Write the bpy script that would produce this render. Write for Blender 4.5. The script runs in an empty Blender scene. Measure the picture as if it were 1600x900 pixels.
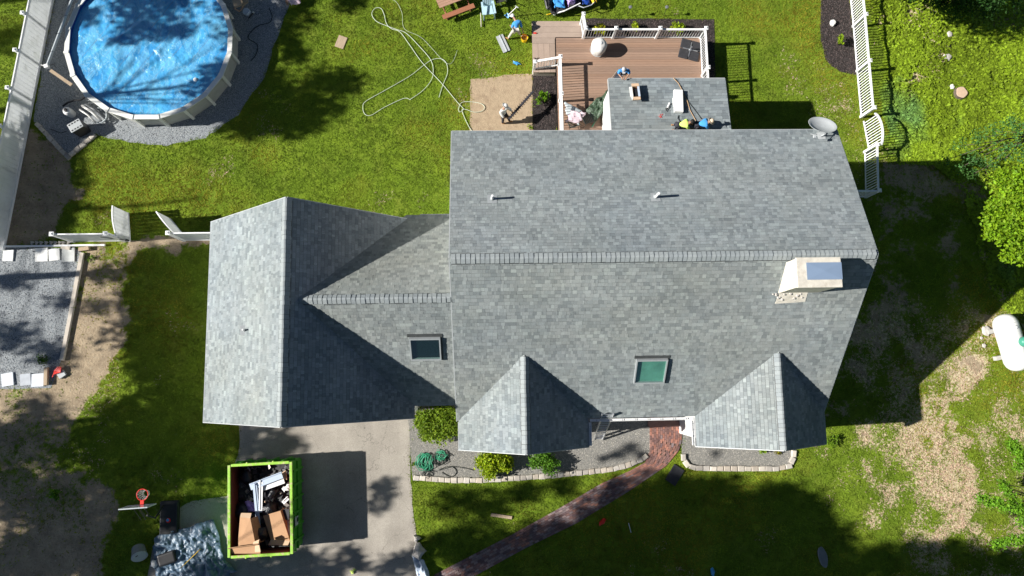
import bpy, bmesh, math, random
import numpy as np
from math import sin, cos, tan, pi, radians, atan2, sqrt, floor, ceil
from mathutils import Vector, Matrix

random.seed(7)
RS = np.random.RandomState(7)
C = bpy.context.scene.collection
SC = bpy.context.scene

# ------------------------------------------------------------------ camera
F, NX, NY, YAW, H = 1084.5, 763.1, 588.9, .017, 37.0      # focal length and straight-down point in 1600x900 pixels
_z = -Vector((NX - 800, -(NY - 450), -F)).normalized()
_x = Vector((1, 0, 0)); _x = (_x - _x.dot(_z) * _z).normalized()
_y = _z.cross(_x)
_xh = cos(YAW) * _x + sin(YAW) * _y
_yh = -sin(YAW) * _x + cos(YAW) * _y
RW = Matrix((_xh, _yh, _z))                               # rows: world axes in camera space (camera -> world)
cam = bpy.data.cameras.new('camera'); co = bpy.data.objects.new('camera', cam); C.objects.link(co)
cam.sensor_width = 36; cam.lens = F / 1600 * 36; cam.clip_end = 2000; cam.clip_start = .5
co.matrix_world = Matrix.Translation((0, 0, H)) @ RW.to_4x4()
SC.camera = co
SC.render.resolution_x = 1024; SC.render.resolution_y = 576

# ------------------------------------------------------------------ daylight
SUN_EL, SUN_SH = radians(32.5), radians(3.8)              # elevation; direction in which shadows fall (from +X towards +Y)
W = bpy.data.worlds.new('World'); SC.world = W; W.use_nodes = True
nt = W.node_tree; bg = nt.nodes['Background']
sky = nt.nodes.new('ShaderNodeTexSky'); sky.sky_type = 'NISHITA'; sky.sun_disc = False
sky.sun_elevation = SUN_EL; sky.air_density = .55; sky.dust_density = .2
_sd = Vector((-cos(SUN_SH) * cos(SUN_EL), -sin(SUN_SH) * cos(SUN_EL), sin(SUN_EL)))   # towards the sun
sky.sun_rotation = atan2(_sd.x, _sd.y)
nt.links.new(sky.outputs[0], bg.inputs[0]); bg.inputs[1].default_value = 0.05
sl = bpy.data.lights.new('sun', 'SUN'); sl.energy = 5.0; sl.angle = radians(.53); sl.color = (1, .965, .90)
so = bpy.data.objects.new('sun', sl); C.objects.link(so)
so.rotation_euler = (-_sd).to_track_quat('-Z', 'Y').to_euler(); so.location = (-30, 0, 60)
SC.view_settings.view_transform = 'Standard'; SC.view_settings.look = 'None'
SC.view_settings.exposure = 0.8; SC.view_settings.gamma = 1
SC.view_settings.use_curve_mapping = False

# ------------------------------------------------------------------ helpers
def at(px, py, z=0.0):
    """world point at height z that the photograph shows at pixel (px, py) of 1600x900"""
    r = RW @ Vector((px - 800, 450 - py, -F))
    return Vector((0, 0, H)) + r * ((z - H) / r.z)
def proj(P):
    v = RW.transposed() @ (Vector(P) - Vector((0, 0, H)))
    return 800 + F * v.x / -v.z, 450 - F * v.y / -v.z
def P2(pts, z=0.0): return [tuple(at(x, y, z)[:2]) for x, y in pts]

class MB:
    def __init__(s): s.v = []; s.f = []; s.m = []; s.c = []
    def add(s, vs, fs, m=0, col=None):
        o = len(s.v); s.v += [tuple(p) for p in vs]
        for f in fs: s.f.append([o + i for i in f]); s.m.append(m); s.c.append(col or (1, 1, 1))
        return s
    def box(s, c, d, rz=0, m=0, col=None, M=None):
        M = M or (Matrix.Translation(c) @ Matrix.Rotation(rz, 4, 'Z'))
        x, y, z = d[0] / 2, d[1] / 2, d[2] / 2
        vs = [M @ Vector(p) for p in ((-x,-y,-z),(x,-y,-z),(x,y,-z),(-x,y,-z),(-x,-y,z),(x,-y,z),(x,y,z),(-x,y,z))]
        return s.add(vs, [(0,3,2,1),(4,5,6,7),(0,1,5,4),(1,2,6,5),(2,3,7,6),(3,0,4,7)], m, col)
    def beam(s, a, b, w, h, m=0, col=None, up=(0, 0, 1)):
        a, b = Vector(a), Vector(b); d = (b - a); L = d.length; d.normalize()
        u = Vector(up); 
        if abs(d.dot(u)) > .98: u = Vector((1, 0, 0))
        r = d.cross(u).normalized(); u = r.cross(d)
        M = Matrix((r, d, u)).transposed().to_4x4(); M.translation = (a + b) / 2
        return s.box(None, (w, L, h), m=m, col=col, M=M)
    def prism(s, poly, z0, z1, m=0, col=None):
        n = len(poly); vs = [(x, y, z0) for x, y in poly] + [(x, y, z1) for x, y in poly]
        a = sum(poly[i][0] * poly[(i+1) % n][1] - poly[(i+1) % n][0] * poly[i][1] for i in range(n))
        if a < 0: vs = [(x, y, z0) for x, y in poly[::-1]] + [(x, y, z1) for x, y in poly[::-1]]
        return s.add(vs, [tuple(range(n-1, -1, -1)), tuple(range(n, 2*n))] + [(i, (i+1) % n, n + (i+1) % n, n + i) for i in range(n)], m, col)
    def slab(s, pts, th, m=0, col=None):
        """polygon in 3D (counter-clockwise from outside) given thickness th inwards"""
        pts = [Vector(p) for p in pts]; n = len(pts)
        nn = (pts[1] - pts[0]).cross(pts[2] - pts[0]).normalized()
        vs = pts + [p - nn * th for p in pts]
        return s.add(vs, [tuple(range(n)), tuple(range(2*n-1, n-1, -1))] + [(i, n + i, n + (i+1) % n, (i+1) % n) for i in range(n)], m, col)
    def tube(s, pts, r, n=6, m=0, col=None, closed=False, r1=None):
        pts = [Vector(p) for p in pts]; k = len(pts); o = []
        prev = None
        for i, p in enumerate(pts):
            if closed: d = pts[(i+1) % k] - pts[i-1]
            else: d = pts[min(i+1, k-1)] - pts[max(i-1, 0)]
            d.normalize()
            if prev is None:
                a = Vector((0, 0, 1)) if abs(d.z) < .9 else Vector((1, 0, 0)); u = d.cross(a).normalized()
            else: u = (prev - d * prev.dot(d)).normalized()
            prev = u; w = d.cross(u)
            rr = r if r1 is None else r + (r1 - r) * i / max(1, k-1)
            for j in range(n):
                t = 2 * pi * j / n; o.append(p + (u * cos(t) + w * sin(t)) * rr)
        fs = []
        for i in range(k if closed else k - 1):
            a, b = i * n, ((i+1) % k) * n
            for j in range(n): fs.append((a + j, a + (j+1) % n, b + (j+1) % n, b + j))
        if not closed: fs += [tuple(range(n-1, -1, -1)), tuple(range((k-1)*n, k*n))]
        return s.add(o, fs, m, col)
    def lathe(s, prof, c=(0, 0, 0), n=16, m=0, col=None, sx=1, sy=1, wob=0):
        c = Vector(c); vs = []
        for r, z in prof:
            for j in range(n):
                t = 2 * pi * j / n; q = 1 + wob * sin(3 * t + z * 9) * .5 + wob * sin(5 * t + 2)
                vs.append(c + Vector((cos(t) * r * sx * q, sin(t) * r * sy * q, z)))
        fs = []
        for i in range(len(prof) - 1):
            for j in range(n): fs.append((i*n + j, i*n + (j+1) % n, (i+1)*n + (j+1) % n, (i+1)*n + j))
        fs += [tuple(range(n-1, -1, -1)), tuple(range((len(prof)-1)*n, len(prof)*n))]
        return s.add(vs, fs, m, col)
    def grid(s, fn, nu, nv, m=0, col=None, th=0):
        vs = [Vector(fn(i / nu, j / nv)) for j in range(nv + 1) for i in range(nu + 1)]
        fs = [(j*(nu+1)+i, j*(nu+1)+i+1, (j+1)*(nu+1)+i+1, (j+1)*(nu+1)+i) for j in range(nv) for i in range(nu)]
        if th:
            k = len(vs); vs2 = [p - Vector((0, 0, th)) for p in vs]
            b = [i for i in range(nu+1)] + [j*(nu+1)+nu for j in range(1, nv+1)] + [nv*(nu+1)+i for i in range(nu-1, -1, -1)] + [j*(nu+1) for j in range(nv-1, 0, -1)]
            fs = fs + [tuple(i + k for i in f[::-1]) for f in fs] + [(b[i], b[i]+k, b[(i+1) % len(b)]+k, b[(i+1) % len(b)]) for i in range(len(b))]
            vs = vs + vs2
        return s.add(vs, fs, m, col)
    def mesh(s, name, mats, smooth=False, tint=False):
        me = bpy.data.meshes.new(name); me.from_pydata(s.v, [], s.f)
        for mm in (mats if isinstance(mats, (list, tuple)) else [mats]): me.materials.append(mm)
        if len(set(s.m)) > 1: me.polygons.foreach_set('material_index', s.m)
        if smooth: me.polygons.foreach_set('use_smooth', [True] * len(s.f))
        if tint:
            a = me.attributes.new('tint', 'FLOAT_COLOR', 'FACE')
            a.data.foreach_set('color', np.array([(c[0], c[1], c[2], 1) for c in s.c], 'f').ravel())
        me.update(); return me
    def build(s, name, mats, parent=None, smooth=False, tint=False, kind=None, label=None):
        return link(name, s.mesh(name, mats, smooth, tint), parent, kind, label)
def link(name, me, parent=None, kind=None, label=None, loc=None, rz=0):
    o = bpy.data.objects.new(name, me); C.objects.link(o); o.parent = parent
    if kind: o['kind'] = kind
    if label: o['label'] = label
    if loc is not None: o.location = loc
    if rz: o.rotation_euler.z = rz
    return o
def tag(o, label, cat, group=None):
    o['label'] = label; o['category'] = cat
    if group: o['group'] = group
    return o
def thing(name, label, cat, loc=(0, 0, 0), rz=0, group=None):
    o = bpy.data.objects.new(name, None); C.objects.link(o); o.location = loc; o.rotation_euler.z = rz
    o.empty_display_size = .2
    return tag(o, label, cat, group)
def bev(o, w=.01, seg=2):
    m = o.modifiers.new('bevel', 'BEVEL'); m.width = w; m.segments = seg; m.limit_method = 'ANGLE'; return o
def ctree(o, parent=None):
    c = o.copy(); C.objects.link(c); c.parent = parent
    for ch in [x for x in CH.get(o, [])]: ctree(ch, c)
    return c
CH = {}
def snap():
    CH.clear()
    for o in C.objects:
        if o.parent: CH.setdefault(o.parent, []).append(o)
def copies(src, items):
    """items: (location, rz, label or None)"""
    snap(); out = []
    for loc, rz, lab in items:
        o = ctree(src); o.location = loc; o.rotation_euler.z = rz
        if lab: o['label'] = lab
        out.append(o)
    return out
def lin(r, g, b): 
    f = lambda c: (c/255/12.92 if c <= 10 else ((c/255+.055)/1.055) ** 2.4)
    return (f(r), f(g), f(b))

# ------------------------------------------------------------------ materials
def mat(name, col, rough=.75, var=.12, scale=6, bump=0, bscale=40, tint=False, metal=0, spec=.35, stretch=None,
        col2=None, c2amt=.5, c2scale=3, c2soft=.12, coat=0, trans=0, thin=0, alpha=None, detail=4, bdist=.02):
    m = bpy.data.materials.new(name); m.use_nodes = True; n = m.node_tree; L = n.links
    b = n.nodes['Principled BSDF']; b.inputs['Roughness'].default_value = rough; b.inputs['Metallic'].default_value = metal
    b.inputs['Specular IOR Level'].default_value = spec
    if coat: b.inputs['Coat Weight'].default_value = coat; b.inputs['Coat Roughness'].default_value = .08
    if trans: b.inputs['Transmission Weight'].default_value = trans
    tc = n.nodes.new('ShaderNodeTexCoord'); src = tc.outputs['Object']
    if stretch:
        mp = n.nodes.new('ShaderNodeMapping'); mp.inputs['Scale'].default_value = stretch; L.new(src, mp.inputs[0]); src = mp.outputs[0]
    def noi(sc, det=detail, rgh=.6):
        t = n.nodes.new('ShaderNodeTexNoise'); t.inputs['Scale'].default_value = sc; t.inputs['Detail'].default_value = det
        t.inputs['Roughness'].default_value = rgh; L.new(src, t.inputs['Vector']); return t.outputs['Fac']
    def mix(a, bb, fac, mode='MIX'):
        x = n.nodes.new('ShaderNodeMix'); x.data_type = 'RGBA'; x.blend_type = mode
        for sock, val in ((x.inputs[0], fac), (x.inputs[6], a), (x.inputs[7], bb)):
            if hasattr(val, 'links') or isinstance(val, bpy.types.NodeSocket): L.new(val, sock)
            elif isinstance(val, (int, float)): sock.default_value = val
            else: sock.default_value = (*val, 1)
        return x.outputs[2]
    base = col
    if col2:
        r = n.nodes.new('ShaderNodeMapRange'); L.new(noi(c2scale), r.inputs[0])
        r.inputs[1].default_value = 1 - c2amt - c2soft; r.inputs[2].default_value = 1 - c2amt + c2soft
        base = mix(col, col2, r.outputs[0])
    if var:
        r = n.nodes.new('ShaderNodeMapRange'); L.new(noi(scale), r.inputs[0])
        r.inputs[1].default_value = .25; r.inputs[2].default_value = .75
        r.inputs[3].default_value = 1 - var; r.inputs[4].default_value = 1 + var
        base = mix(base, r.outputs[0], 1.0, 'MULTIPLY')
    if tint:
        a = n.nodes.new('ShaderNodeAttribute'); a.attribute_name = 'tint'
        base = mix(base, a.outputs['Color'], 1.0, 'MULTIPLY')
    if isinstance(base, tuple): b.inputs['Base Color'].default_value = (*base, 1)
    else: L.new(base, b.inputs['Base Color'])
    if thin:                                    # light passing through thin leaves, blades and vinyl
        tr = n.nodes.new('ShaderNodeBsdfTranslucent'); ms = n.nodes.new('ShaderNodeMixShader'); ms.inputs[0].default_value = thin
        if isinstance(base, tuple): tr.inputs[0].default_value = (*base, 1)
        else: L.new(base, tr.inputs[0])
        L.new(b.outputs[0], ms.inputs[1]); L.new(tr.outputs[0], ms.inputs[2]); L.new(ms.outputs[0], n.nodes['Material Output'].inputs[0])
    if bump:
        bp = n.nodes.new('ShaderNodeBump'); bp.inputs['Strength'].default_value = bump; bp.inputs['Distance'].default_value = bdist
        L.new(noi(bscale, 5), bp.inputs['Height']); L.new(bp.outputs[0], b.inputs['Normal'])
    return m
M = {}
M['shingle'] = mat('asphalt_shingle', (.242, .266, .274), .92, .13, 26, .35, 160, tint=True, spec=.15, col2=(.218, .243, .245), c2amt=.45, c2scale=.45, c2soft=.2)
M['felt'] = mat('roof_underlay', (.06, .066, .07), .95, .1, 8, spec=.1)
M['cap'] = mat('ridge_cap_shingle', (.27, .295, .30), .92, .12, 25, .35, 160, tint=True, spec=.15)
M['trimw'] = mat('white_trim', (.78, .78, .77), .45, .05, 3, spec=.4)
M['siding'] = mat('white_siding', (.72, .72, .71), .5, .06, 2, spec=.35)
M['vinyl'] = mat('white_rail_vinyl', (.86, .86, .86), .38, .04, 1.5, spec=.5)
M['vinylt'] = mat('white_panel_vinyl', (.82, .83, .84), .38, .04, 1.5, spec=.45, thin=.5, col2=(.70, .71, .70), c2amt=.35, c2scale=2)
M['asphalt'] = mat('driveway_asphalt', (.40, .365, .315), .93, .10, 1.2, .3, 90, col2=(.30, .27, .235), c2amt=.5, c2scale=.35, c2soft=.2, spec=.2)
M['gravel'] = mat('gravel_bed', (.26, .25, .225), .95, .35, 22, .8, 40, col2=(.20, .195, .19), c2amt=.45, c2scale=30, spec=.15, bdist=.04)
M['gravelb'] = mat('crushed_stone', (.40, .42, .43), .95, .35, 22, .8, 40, col2=(.16, .18, .20), c2amt=.5, c2scale=26, spec=.15, bdist=.04)
M['pebble'] = mat('pebble', (.36, .35, .33), .9, .2, 20, spec=.2, tint=True)
M['mulch'] = mat('dark_mulch', (.035, .030, .030), .98, .5, 14, 1.0, 22, col2=(.075, .062, .058), c2amt=.45, c2scale=30, spec=.1, bdist=.06)
M['chip'] = mat('mulch_chip', (.055, .048, .047), .95, .3, 30, spec=.1, tint=True)
M['sand'] = mat('sandy_dirt', (.42, .32, .215), .97, .14, 5, .6, 16, col2=(.31, .225, .15), c2amt=.38, c2scale=1.6, spec=.1, bdist=.05)
M['brick'] = mat('brick_paver', (.25, .15, .13), .9, .18, 20, .4, 80, tint=True, spec=.2)
M['joint'] = mat('paver_joint', (.16, .12, .10), .98, .2, 20, spec=.1)
M['edge'] = mat('edging_stone', (.50, .46, .41), .9, .14, 7, .5, 40, tint=True, spec=.2)
M['deck'] = mat('deck_board', (.30, .195, .14), .7, .10, 3, .15, 30, tint=True, spec=.25, stretch=(1, 8, 8))
M['deckl'] = mat('pale_deck_board', (.38, .295, .24), .7, .08, 3, .1, 30, tint=True, spec=.25)
M['grass'] = mat('grass_blade', (.225, .295, .024), .8, 0, tint=True, spec=.2, thin=.4)
M['weed'] = mat('weed_leaf', (.26, .37, .022), .6, 0, tint=True, spec=.3, thin=.4)
M['leaf'] = mat('tree_leaf', (.145, .28, .022), .6, 0, tint=True, spec=.3, thin=.4)
M['bark'] = mat('bark', (.11, .085, .07), .95, .3, 8, .8, 20)
M['black'] = mat('black_plastic', (.02, .02, .022), .45, .2, 8)
M['dark'] = mat('dark_rubber', (.035, .035, .04), .8, .2, 8)
M['steel'] = mat('galvanised_steel', (.55, .56, .58), .35, .1, 8, metal=.8)
M['alu'] = mat('aluminium', (.72, .73, .75), .32, .06, 8, metal=.85)
M['green'] = mat('dumpster_green', (.055, .27, .016), .5, .2, 5, .1, 12, spec=.4, col2=(.10, .17, .035), c2amt=.30, c2scale=4, c2soft=.05)
M['limeedge'] = mat('lime_rim', (.33, .60, .07), .5, .2, 9, col2=(.50, .48, .22), c2amt=.42, c2scale=6, c2soft=.06)
M['rust'] = mat('rusty_inside', (.20, .045, .022), .85, .35, 3, .3, 20, col2=(.11, .03, .02), c2amt=.4)
M['card'] = mat('cardboard', (.46, .27, .15), .85, .10, 3, .1, 20)
M['cardi'] = mat('cardboard_pale', (.60, .42, .28), .85, .08, 3)
M['bagb'] = mat('black_bin_bag', (.018, .018, .022), .28, .1, 8, .5, 14, spec=.6, bdist=.08)
M['purple'] = mat('purple_plastic', (.42, .30, .62), .6, .2, 6)
M['lilac'] = mat('pale_blue_siding', (.50, .58, .70), .5, .06, 4)
M['wood'] = mat('weathered_wood', (.42, .32, .22), .85, .2, 3, .3, 30, stretch=(8, 1, 8))
M['timber'] = mat('pale_timber', (.56, .50, .43), .85, .15, 3, .3, 20, col2=(.40, .33, .27), c2amt=.35)
M['redwood'] = mat('stained_wood', (.34, .14, .075), .6, .2, 3, .2, 30, stretch=(1, 8, 8))
M['redwood2'] = mat('pale_stained_wood', (.42, .25, .17), .65, .2, 3, .2, 30, stretch=(1, 8, 8))
M['skin'] = mat('skin', (.42, .24, .16), .55, .08, 12)
M['shirt_b'] = mat('blue_shirt', (.06, .30, .68), .8, .12, 8, .3, 14, bdist=.04)
M['shirt_w'] = mat('white_cloth', (.74, .73, .70), .85, .08, 8, .3, 14, bdist=.04)
M['trous'] = mat('khaki_trousers', (.50, .47, .42), .85, .12, 8, .3, 14, bdist=.04)
M['trousd'] = mat('dark_trousers', (.035, .035, .045), .85, .15, 8, .3, 14, bdist=.04)
M['hat'] = mat('grey_cap', (.40, .40, .42), .85, .1, 8)
M['hatt'] = mat('tan_hat', (.62, .50, .38), .85, .1, 8)
M['hiviz'] = mat('hi_vis_yellow', (.62, .80, .18), .75, .08, 8, .2, 14)
M['boot'] = mat('brown_boot', (.33, .17, .07), .7, .1, 8)
M['hair'] = mat('dark_hair', (.015, .012, .01), .7, .2, 30)
M['red'] = mat('red_plastic', (.70, .03, .02), .4, .08, 6)
M['yellow'] = mat('yellow_plastic', (.85, .52, .02), .4, .06, 6)
M['bluep'] = mat('blue_plastic', (.06, .30, .62), .4, .08, 6)
M['chairb'] = mat('pale_blue_plastic', (.46, .64, .72), .4, .06, 4)
M['hose_w'] = mat('pale_hose', (.62, .70, .55), .5, .05, 6)
M['hose_g'] = mat('green_hose', (.04, .27, .15), .45, .12, 6)
M['hose_k'] = mat('dark_hose', (.045, .05, .045), .5, .12, 6)
M['hose_o'] = mat('tan_air_hose', (.52, .32, .16), .5, .12, 6)
M['glass'] = mat('skylight_glass', (.006, .012, .010), .08, 0, spec=.25)
M['gglass'] = mat('green_skylight_glass', (.13, .27, .22), .12, .35, 1.0, spec=.3)
M['frame'] = mat('skylight_frame', (.30, .32, .33), .5, .08, 6)
M['bronze'] = mat('dark_flashing', (.055, .06, .06), .6, .2, 6)
M['stucco'] = mat('chimney_stucco', (.60, .56, .48), .92, .16, 5, .5, 30, col2=(.50, .44, .36), c2amt=.36, c2scale=4)
M['skysteel'] = mat('sky_tinted_cap_steel', (.20, .27, .38), .4, .04, 2, spec=.5)  # plain steel; the sky's reflection is put into its base colour
M['tarp'] = mat('blue_tarp', (.085, .14, .205), .38, .2, 3, .5, 6, spec=.6, bdist=.08, col2=(.13, .19, .25), c2amt=.45, c2scale=1.2)
M['tarpg'] = mat('green_tarp', (.05, .085, .05), .35, .3, 5, .8, 7, spec=.6, bdist=.1)
M['stone'] = mat('field_stone', (.46, .43, .40), .9, .2, 6, .5, 20)
M['cut'] = mat('cut_wood', (.58, .42, .30), .85, .12, 10, .2, 30)
M['grey'] = mat('grey_plastic', (.17, .18, .19), .5, .15, 6)
M['paver'] = mat('concrete_slab', (.68, .68, .66), .85, .12, 4, .3, 30, tint=True)
M['tank'] = mat('tank_white', (.80, .80, .78), .32, .05, 3, spec=.5, col2=(.68, .66, .60), c2amt=.30, c2scale=2.2)
M['tankg'] = mat('tank_dome_green', (.05, .26, .18), .4, .08, 5)
M['dishm'] = mat('dish_grey', (.42, .44, .45), .45, .05, 5)
M['poolw'] = mat('pool_wall', (.46, .46, .43), .5, .10, 3, .1, 10)
M['poolr'] = mat('pool_rim', (.76, .76, .72), .45, .08, 3, col2=(.66, .64, .58), c2amt=.35)
M['liner'] = mat('pool_liner', (.012, .055, .30), .4, .1, 3)
M['concrete'] = mat('concrete', (.42, .41, .39), .9, .12, 4, .3, 30)
M['net'] = mat('white_net', (.75, .75, .74), .8, 0)
M['pinkw'] = mat('pale_pink_cloth', (.66, .52, .58), .8, .2, 10, .3, 14)
M['greyw'] = mat('silver_cloth', (.42, .46, .48), .5, .2, 8)
M['clear'] = mat('clear_backboard', (.60, .66, .70), .15, .03, 4, spec=.6)

# asphalt gets hairline cracks, oil spots and tyre-polished streaks
def worn(m):
    n = m.node_tree; L = n.links; b = n.nodes['Principled BSDF']; src = b.inputs['Base Color'].links[0].from_socket; tc = n.nodes.new('ShaderNodeTexCoord')
    def nz(sc, det, st=(1, 1, 1)):
        mp = n.nodes.new('ShaderNodeMapping'); mp.inputs['Scale'].default_value = st; L.new(tc.outputs['Object'], mp.inputs[0])
        t = n.nodes.new('ShaderNodeTexNoise'); t.inputs['Scale'].default_value = sc; t.inputs['Detail'].default_value = det; L.new(mp.outputs[0], t.inputs['Vector']); return t.outputs['Fac']
    def rng(v, a, b_, c, d):
        r = n.nodes.new('ShaderNodeMapRange'); [setattr(r.inputs[i+1], 'default_value', x) for i, x in enumerate((a, b_, c, d))]; L.new(v, r.inputs[0]); return r.outputs[0]
    def mul(c, f):
        x = n.nodes.new('ShaderNodeMix'); x.data_type = 'RGBA'; x.blend_type = 'MULTIPLY'; x.inputs[0].default_value = 1; L.new(c, x.inputs[6]); L.new(f, x.inputs[7]); return x.outputs[2]
    def absd(v):
        a = n.nodes.new('ShaderNodeMath'); a.operation = 'SUBTRACT'; a.inputs[1].default_value = .5; L.new(v, a.inputs[0]); c = n.nodes.new('ShaderNodeMath'); c.operation = 'ABSOLUTE'; L.new(a.outputs[0], c.inputs[0]); return c.outputs[0]
    src = mul(src, rng(absd(nz(.33, 7)), 0, .003, .6, 1)); src = mul(src, rng(nz(2.2, 3), .70, .76, 1, .55)); src = mul(src, rng(nz(.8, 3, (1, .12, 1)), .35, .65, .88, 1.1)); src = mul(src, rng(nz(30, 3), .3, .7, .82, 1.15))
    L.new(src, b.inputs['Base Color'])
worn(M['asphalt'])
def clearglass():
    m = bpy.data.materials.new('clear_pane'); m.use_nodes = True; n = m.node_tree; L = n.links; o = n.nodes['Material Output']; n.nodes.remove(n.nodes['Principled BSDF'])
    t = n.nodes.new('ShaderNodeBsdfTransparent'); t.inputs[0].default_value = (.86, .95, .92, 1); g = n.nodes.new('ShaderNodeBsdfGlossy'); g.inputs['Roughness'].default_value = .03; x = n.nodes.new('ShaderNodeMixShader'); x.inputs[0].default_value = .05
    L.new(t.outputs[0], x.inputs[1]); L.new(g.outputs[0], x.inputs[2]); L.new(x.outputs[0], o.inputs[0]); return m
M['pane'] = clearglass()
# ------------------------------------------------------------------ ground
def vnoise(x, y, seed=0):
    xi = np.floor(x).astype(np.int64); yi = np.floor(y).astype(np.int64); fx = x - xi; fy = y - yi
    fx = fx*fx*(3-2*fx); fy = fy*fy*(3-2*fy)
    def h(a, b):
        n = (a * 374761393 + b * 668265263 + seed * 974634777) & 0x7fffffff
        n = ((n ^ (n >> 13)) * 1274126177) & 0x7fffffff
        return ((n ^ (n >> 16)) & 0xffff) / 65535.
    return (h(xi, yi)*(1-fx) + h(xi+1, yi)*fx)*(1-fy) + (h(xi, yi+1)*(1-fx) + h(xi+1, yi+1)*fx)*fy
def fbm(x, y, s, seed=0, o=4):
    r = 0; a = .5; t = 0
    for k in range(o): r = r + a * vnoise(x*s*2**k + 17*k, y*s*2**k + 31*k, seed + k); t += a; a *= .55
    return r / t
def sdist(poly, x, y):
    """signed distance, positive inside"""
    d = np.full(x.shape, 1e9); ins = np.zeros(x.shape, bool); n = len(poly)
    for i in range(n):
        ax, ay = poly[i]; bx, by = poly[(i+1) % n]; ex, ey = bx-ax, by-ay; L = ex*ex + ey*ey + 1e-12
        t = np.clip(((x-ax)*ex + (y-ay)*ey) / L, 0, 1); d = np.minimum(d, np.hypot(x-ax-t*ex, y-ay-t*ey))
        c = (ay > y) != (by > y)
        with np.errstate(divide='ignore', invalid='ignore'): xx = (bx-ax)*(y-ay)/(by-ay+1e-15) + ax
        ins ^= c & (x < xx)
    return np.where(ins, d, -d)
def smo(d, w): 
    t = np.clip((d + w) / (2*w), 0, 1); return t*t*(3-2*t)

DRIVE = P2([(372,640),(375,700),(368,722),(355,775),(300,783),(270,797),(258,830),(236,860),(225,935),(655,935),(655,900),(650,830),(644,775),(641,740),(641,640)])
BEDL = P2([(634,600),(1020,600),(1017,712),(1005,722),(985,728),(960,734),(940,737),(900,741),(850,746),(800,748),(700,751),(645,751),(641,700)])
BEDR = P2([(1066,600),(1250,600),(1243,715),(1236,728),(1222,733),(1150,735),(1085,733),(1070,724),(1065,712)])
PATH = P2([(1015,600),(1068,600),(1065,690),(1061,703),(1042,727),(985,766),(900,818),(820,857),(738,902),(690,930),(640,930),(680,897),(740,866),(800,835),(872,795),(940,755),(985,735),(1008,722),(1015,705)])
PIT = P2([(92,-40),(84,0),(52,190),(62,200),(107,248),(128,230),(150,212),(200,222),(260,228),(320,214),(372,180),(412,122),(432,62),(452,10),(470,-40)])
PAD = P2([(-200,386),(0,385),(128,388),(116,470),(95,565),(80,606),(0,608),(-200,612)])
MULR = P2([(1282,-60),(1282,62),(1290,92),(1298,104),(1312,112),(1332,117),(1340,118),(1322,-60)])
MULD = P2([(912,29),(1116,30),(1118,130),(1100,140),(912,140)])
MULS = P2([(831,110),(872,110),(872,230),(833,230)])
SAND = P2([(735,123),(778,121),(788,117),(832,116),(834,230),(733,230)])
DECKP = P2([(832,32),(912,32),(912,62),(1098,62),(1098,230),(872,230),(872,112),(832,112)])
HOUSE = [(-12.6,-1.4),(-1.2,-1.4),(-1.2,-3.0),(15.6,-3.0),(15.6,10.4),(12.0,10.4),(12.0,15.4),(6.0,15.4),(6.0,10.4),(-1.2,10.4),(-1.2,7.3),(-12.6,7.3)]
SOIL = P2([(132,388),(205,377),(330,366),(330,380),(262,388),(215,398),(198,420),(196,500),(188,540),(170,572),(140,612),(130,650),(112,688),(92,705),(90,730),(115,742),(150,750),(185,770),(172,800),(165,850),(168,930),(-200,930),(-200,608),(78,608),(95,565),(116,470)])
SHADY = P2([(30,190),(112,245),(108,300),(95,330),(88,372),(-10,384),(-10,300)])     # bare soil by the white fence
BARE1 = P2([(100,295),(132,294),(128,312),(106,316)]); BARE2 = P2([(200,375),(330,362),(340,378),(200,388)])
DRY1 = P2([(1470,600),(1528,548),(1535,590),(1490,640),(1520,690),(1530,760),(1500,835),(1455,850),(1470,800),(1440,770),(1432,720),(1425,690),(1458,655)])
DRY2 = P2([(1341,715),(1352,712),(1368,752),(1358,758),(1347,742)]); DRY3 = P2([(1268,695),(1300,697),(1296,718),(1270,716)])
DRY4 = P2([(1296,150),(1330,150),(1335,172),(1300,176)]); DRY5 = P2([(1570,650),(1640,640),(1640,700),(1580,690)])
DRY6 = P2([(1420,760),(1450,755),(1462,850),(1500,900),(1440,900),(1400,845)])
HSH = P2([(1340,262),(1480,262),(1540,330),(1560,430),(1530,560),(1452,640),(1300,665),(1290,620),(1375,400)])   # worn yard beside the house
WILD = P2([(1362,-80),(1372,60),(1383,170),(1385,250),(1450,262),(1500,300),(1560,480),(1700,520),(1700,-80)])
WORN = P2([(1372,250),(1450,235),(1480,262),(1560,300),(1540,330),(1380,300)])
TRIMG = P2([(520,55),(540,57),(536,76),(526,74)])

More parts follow.
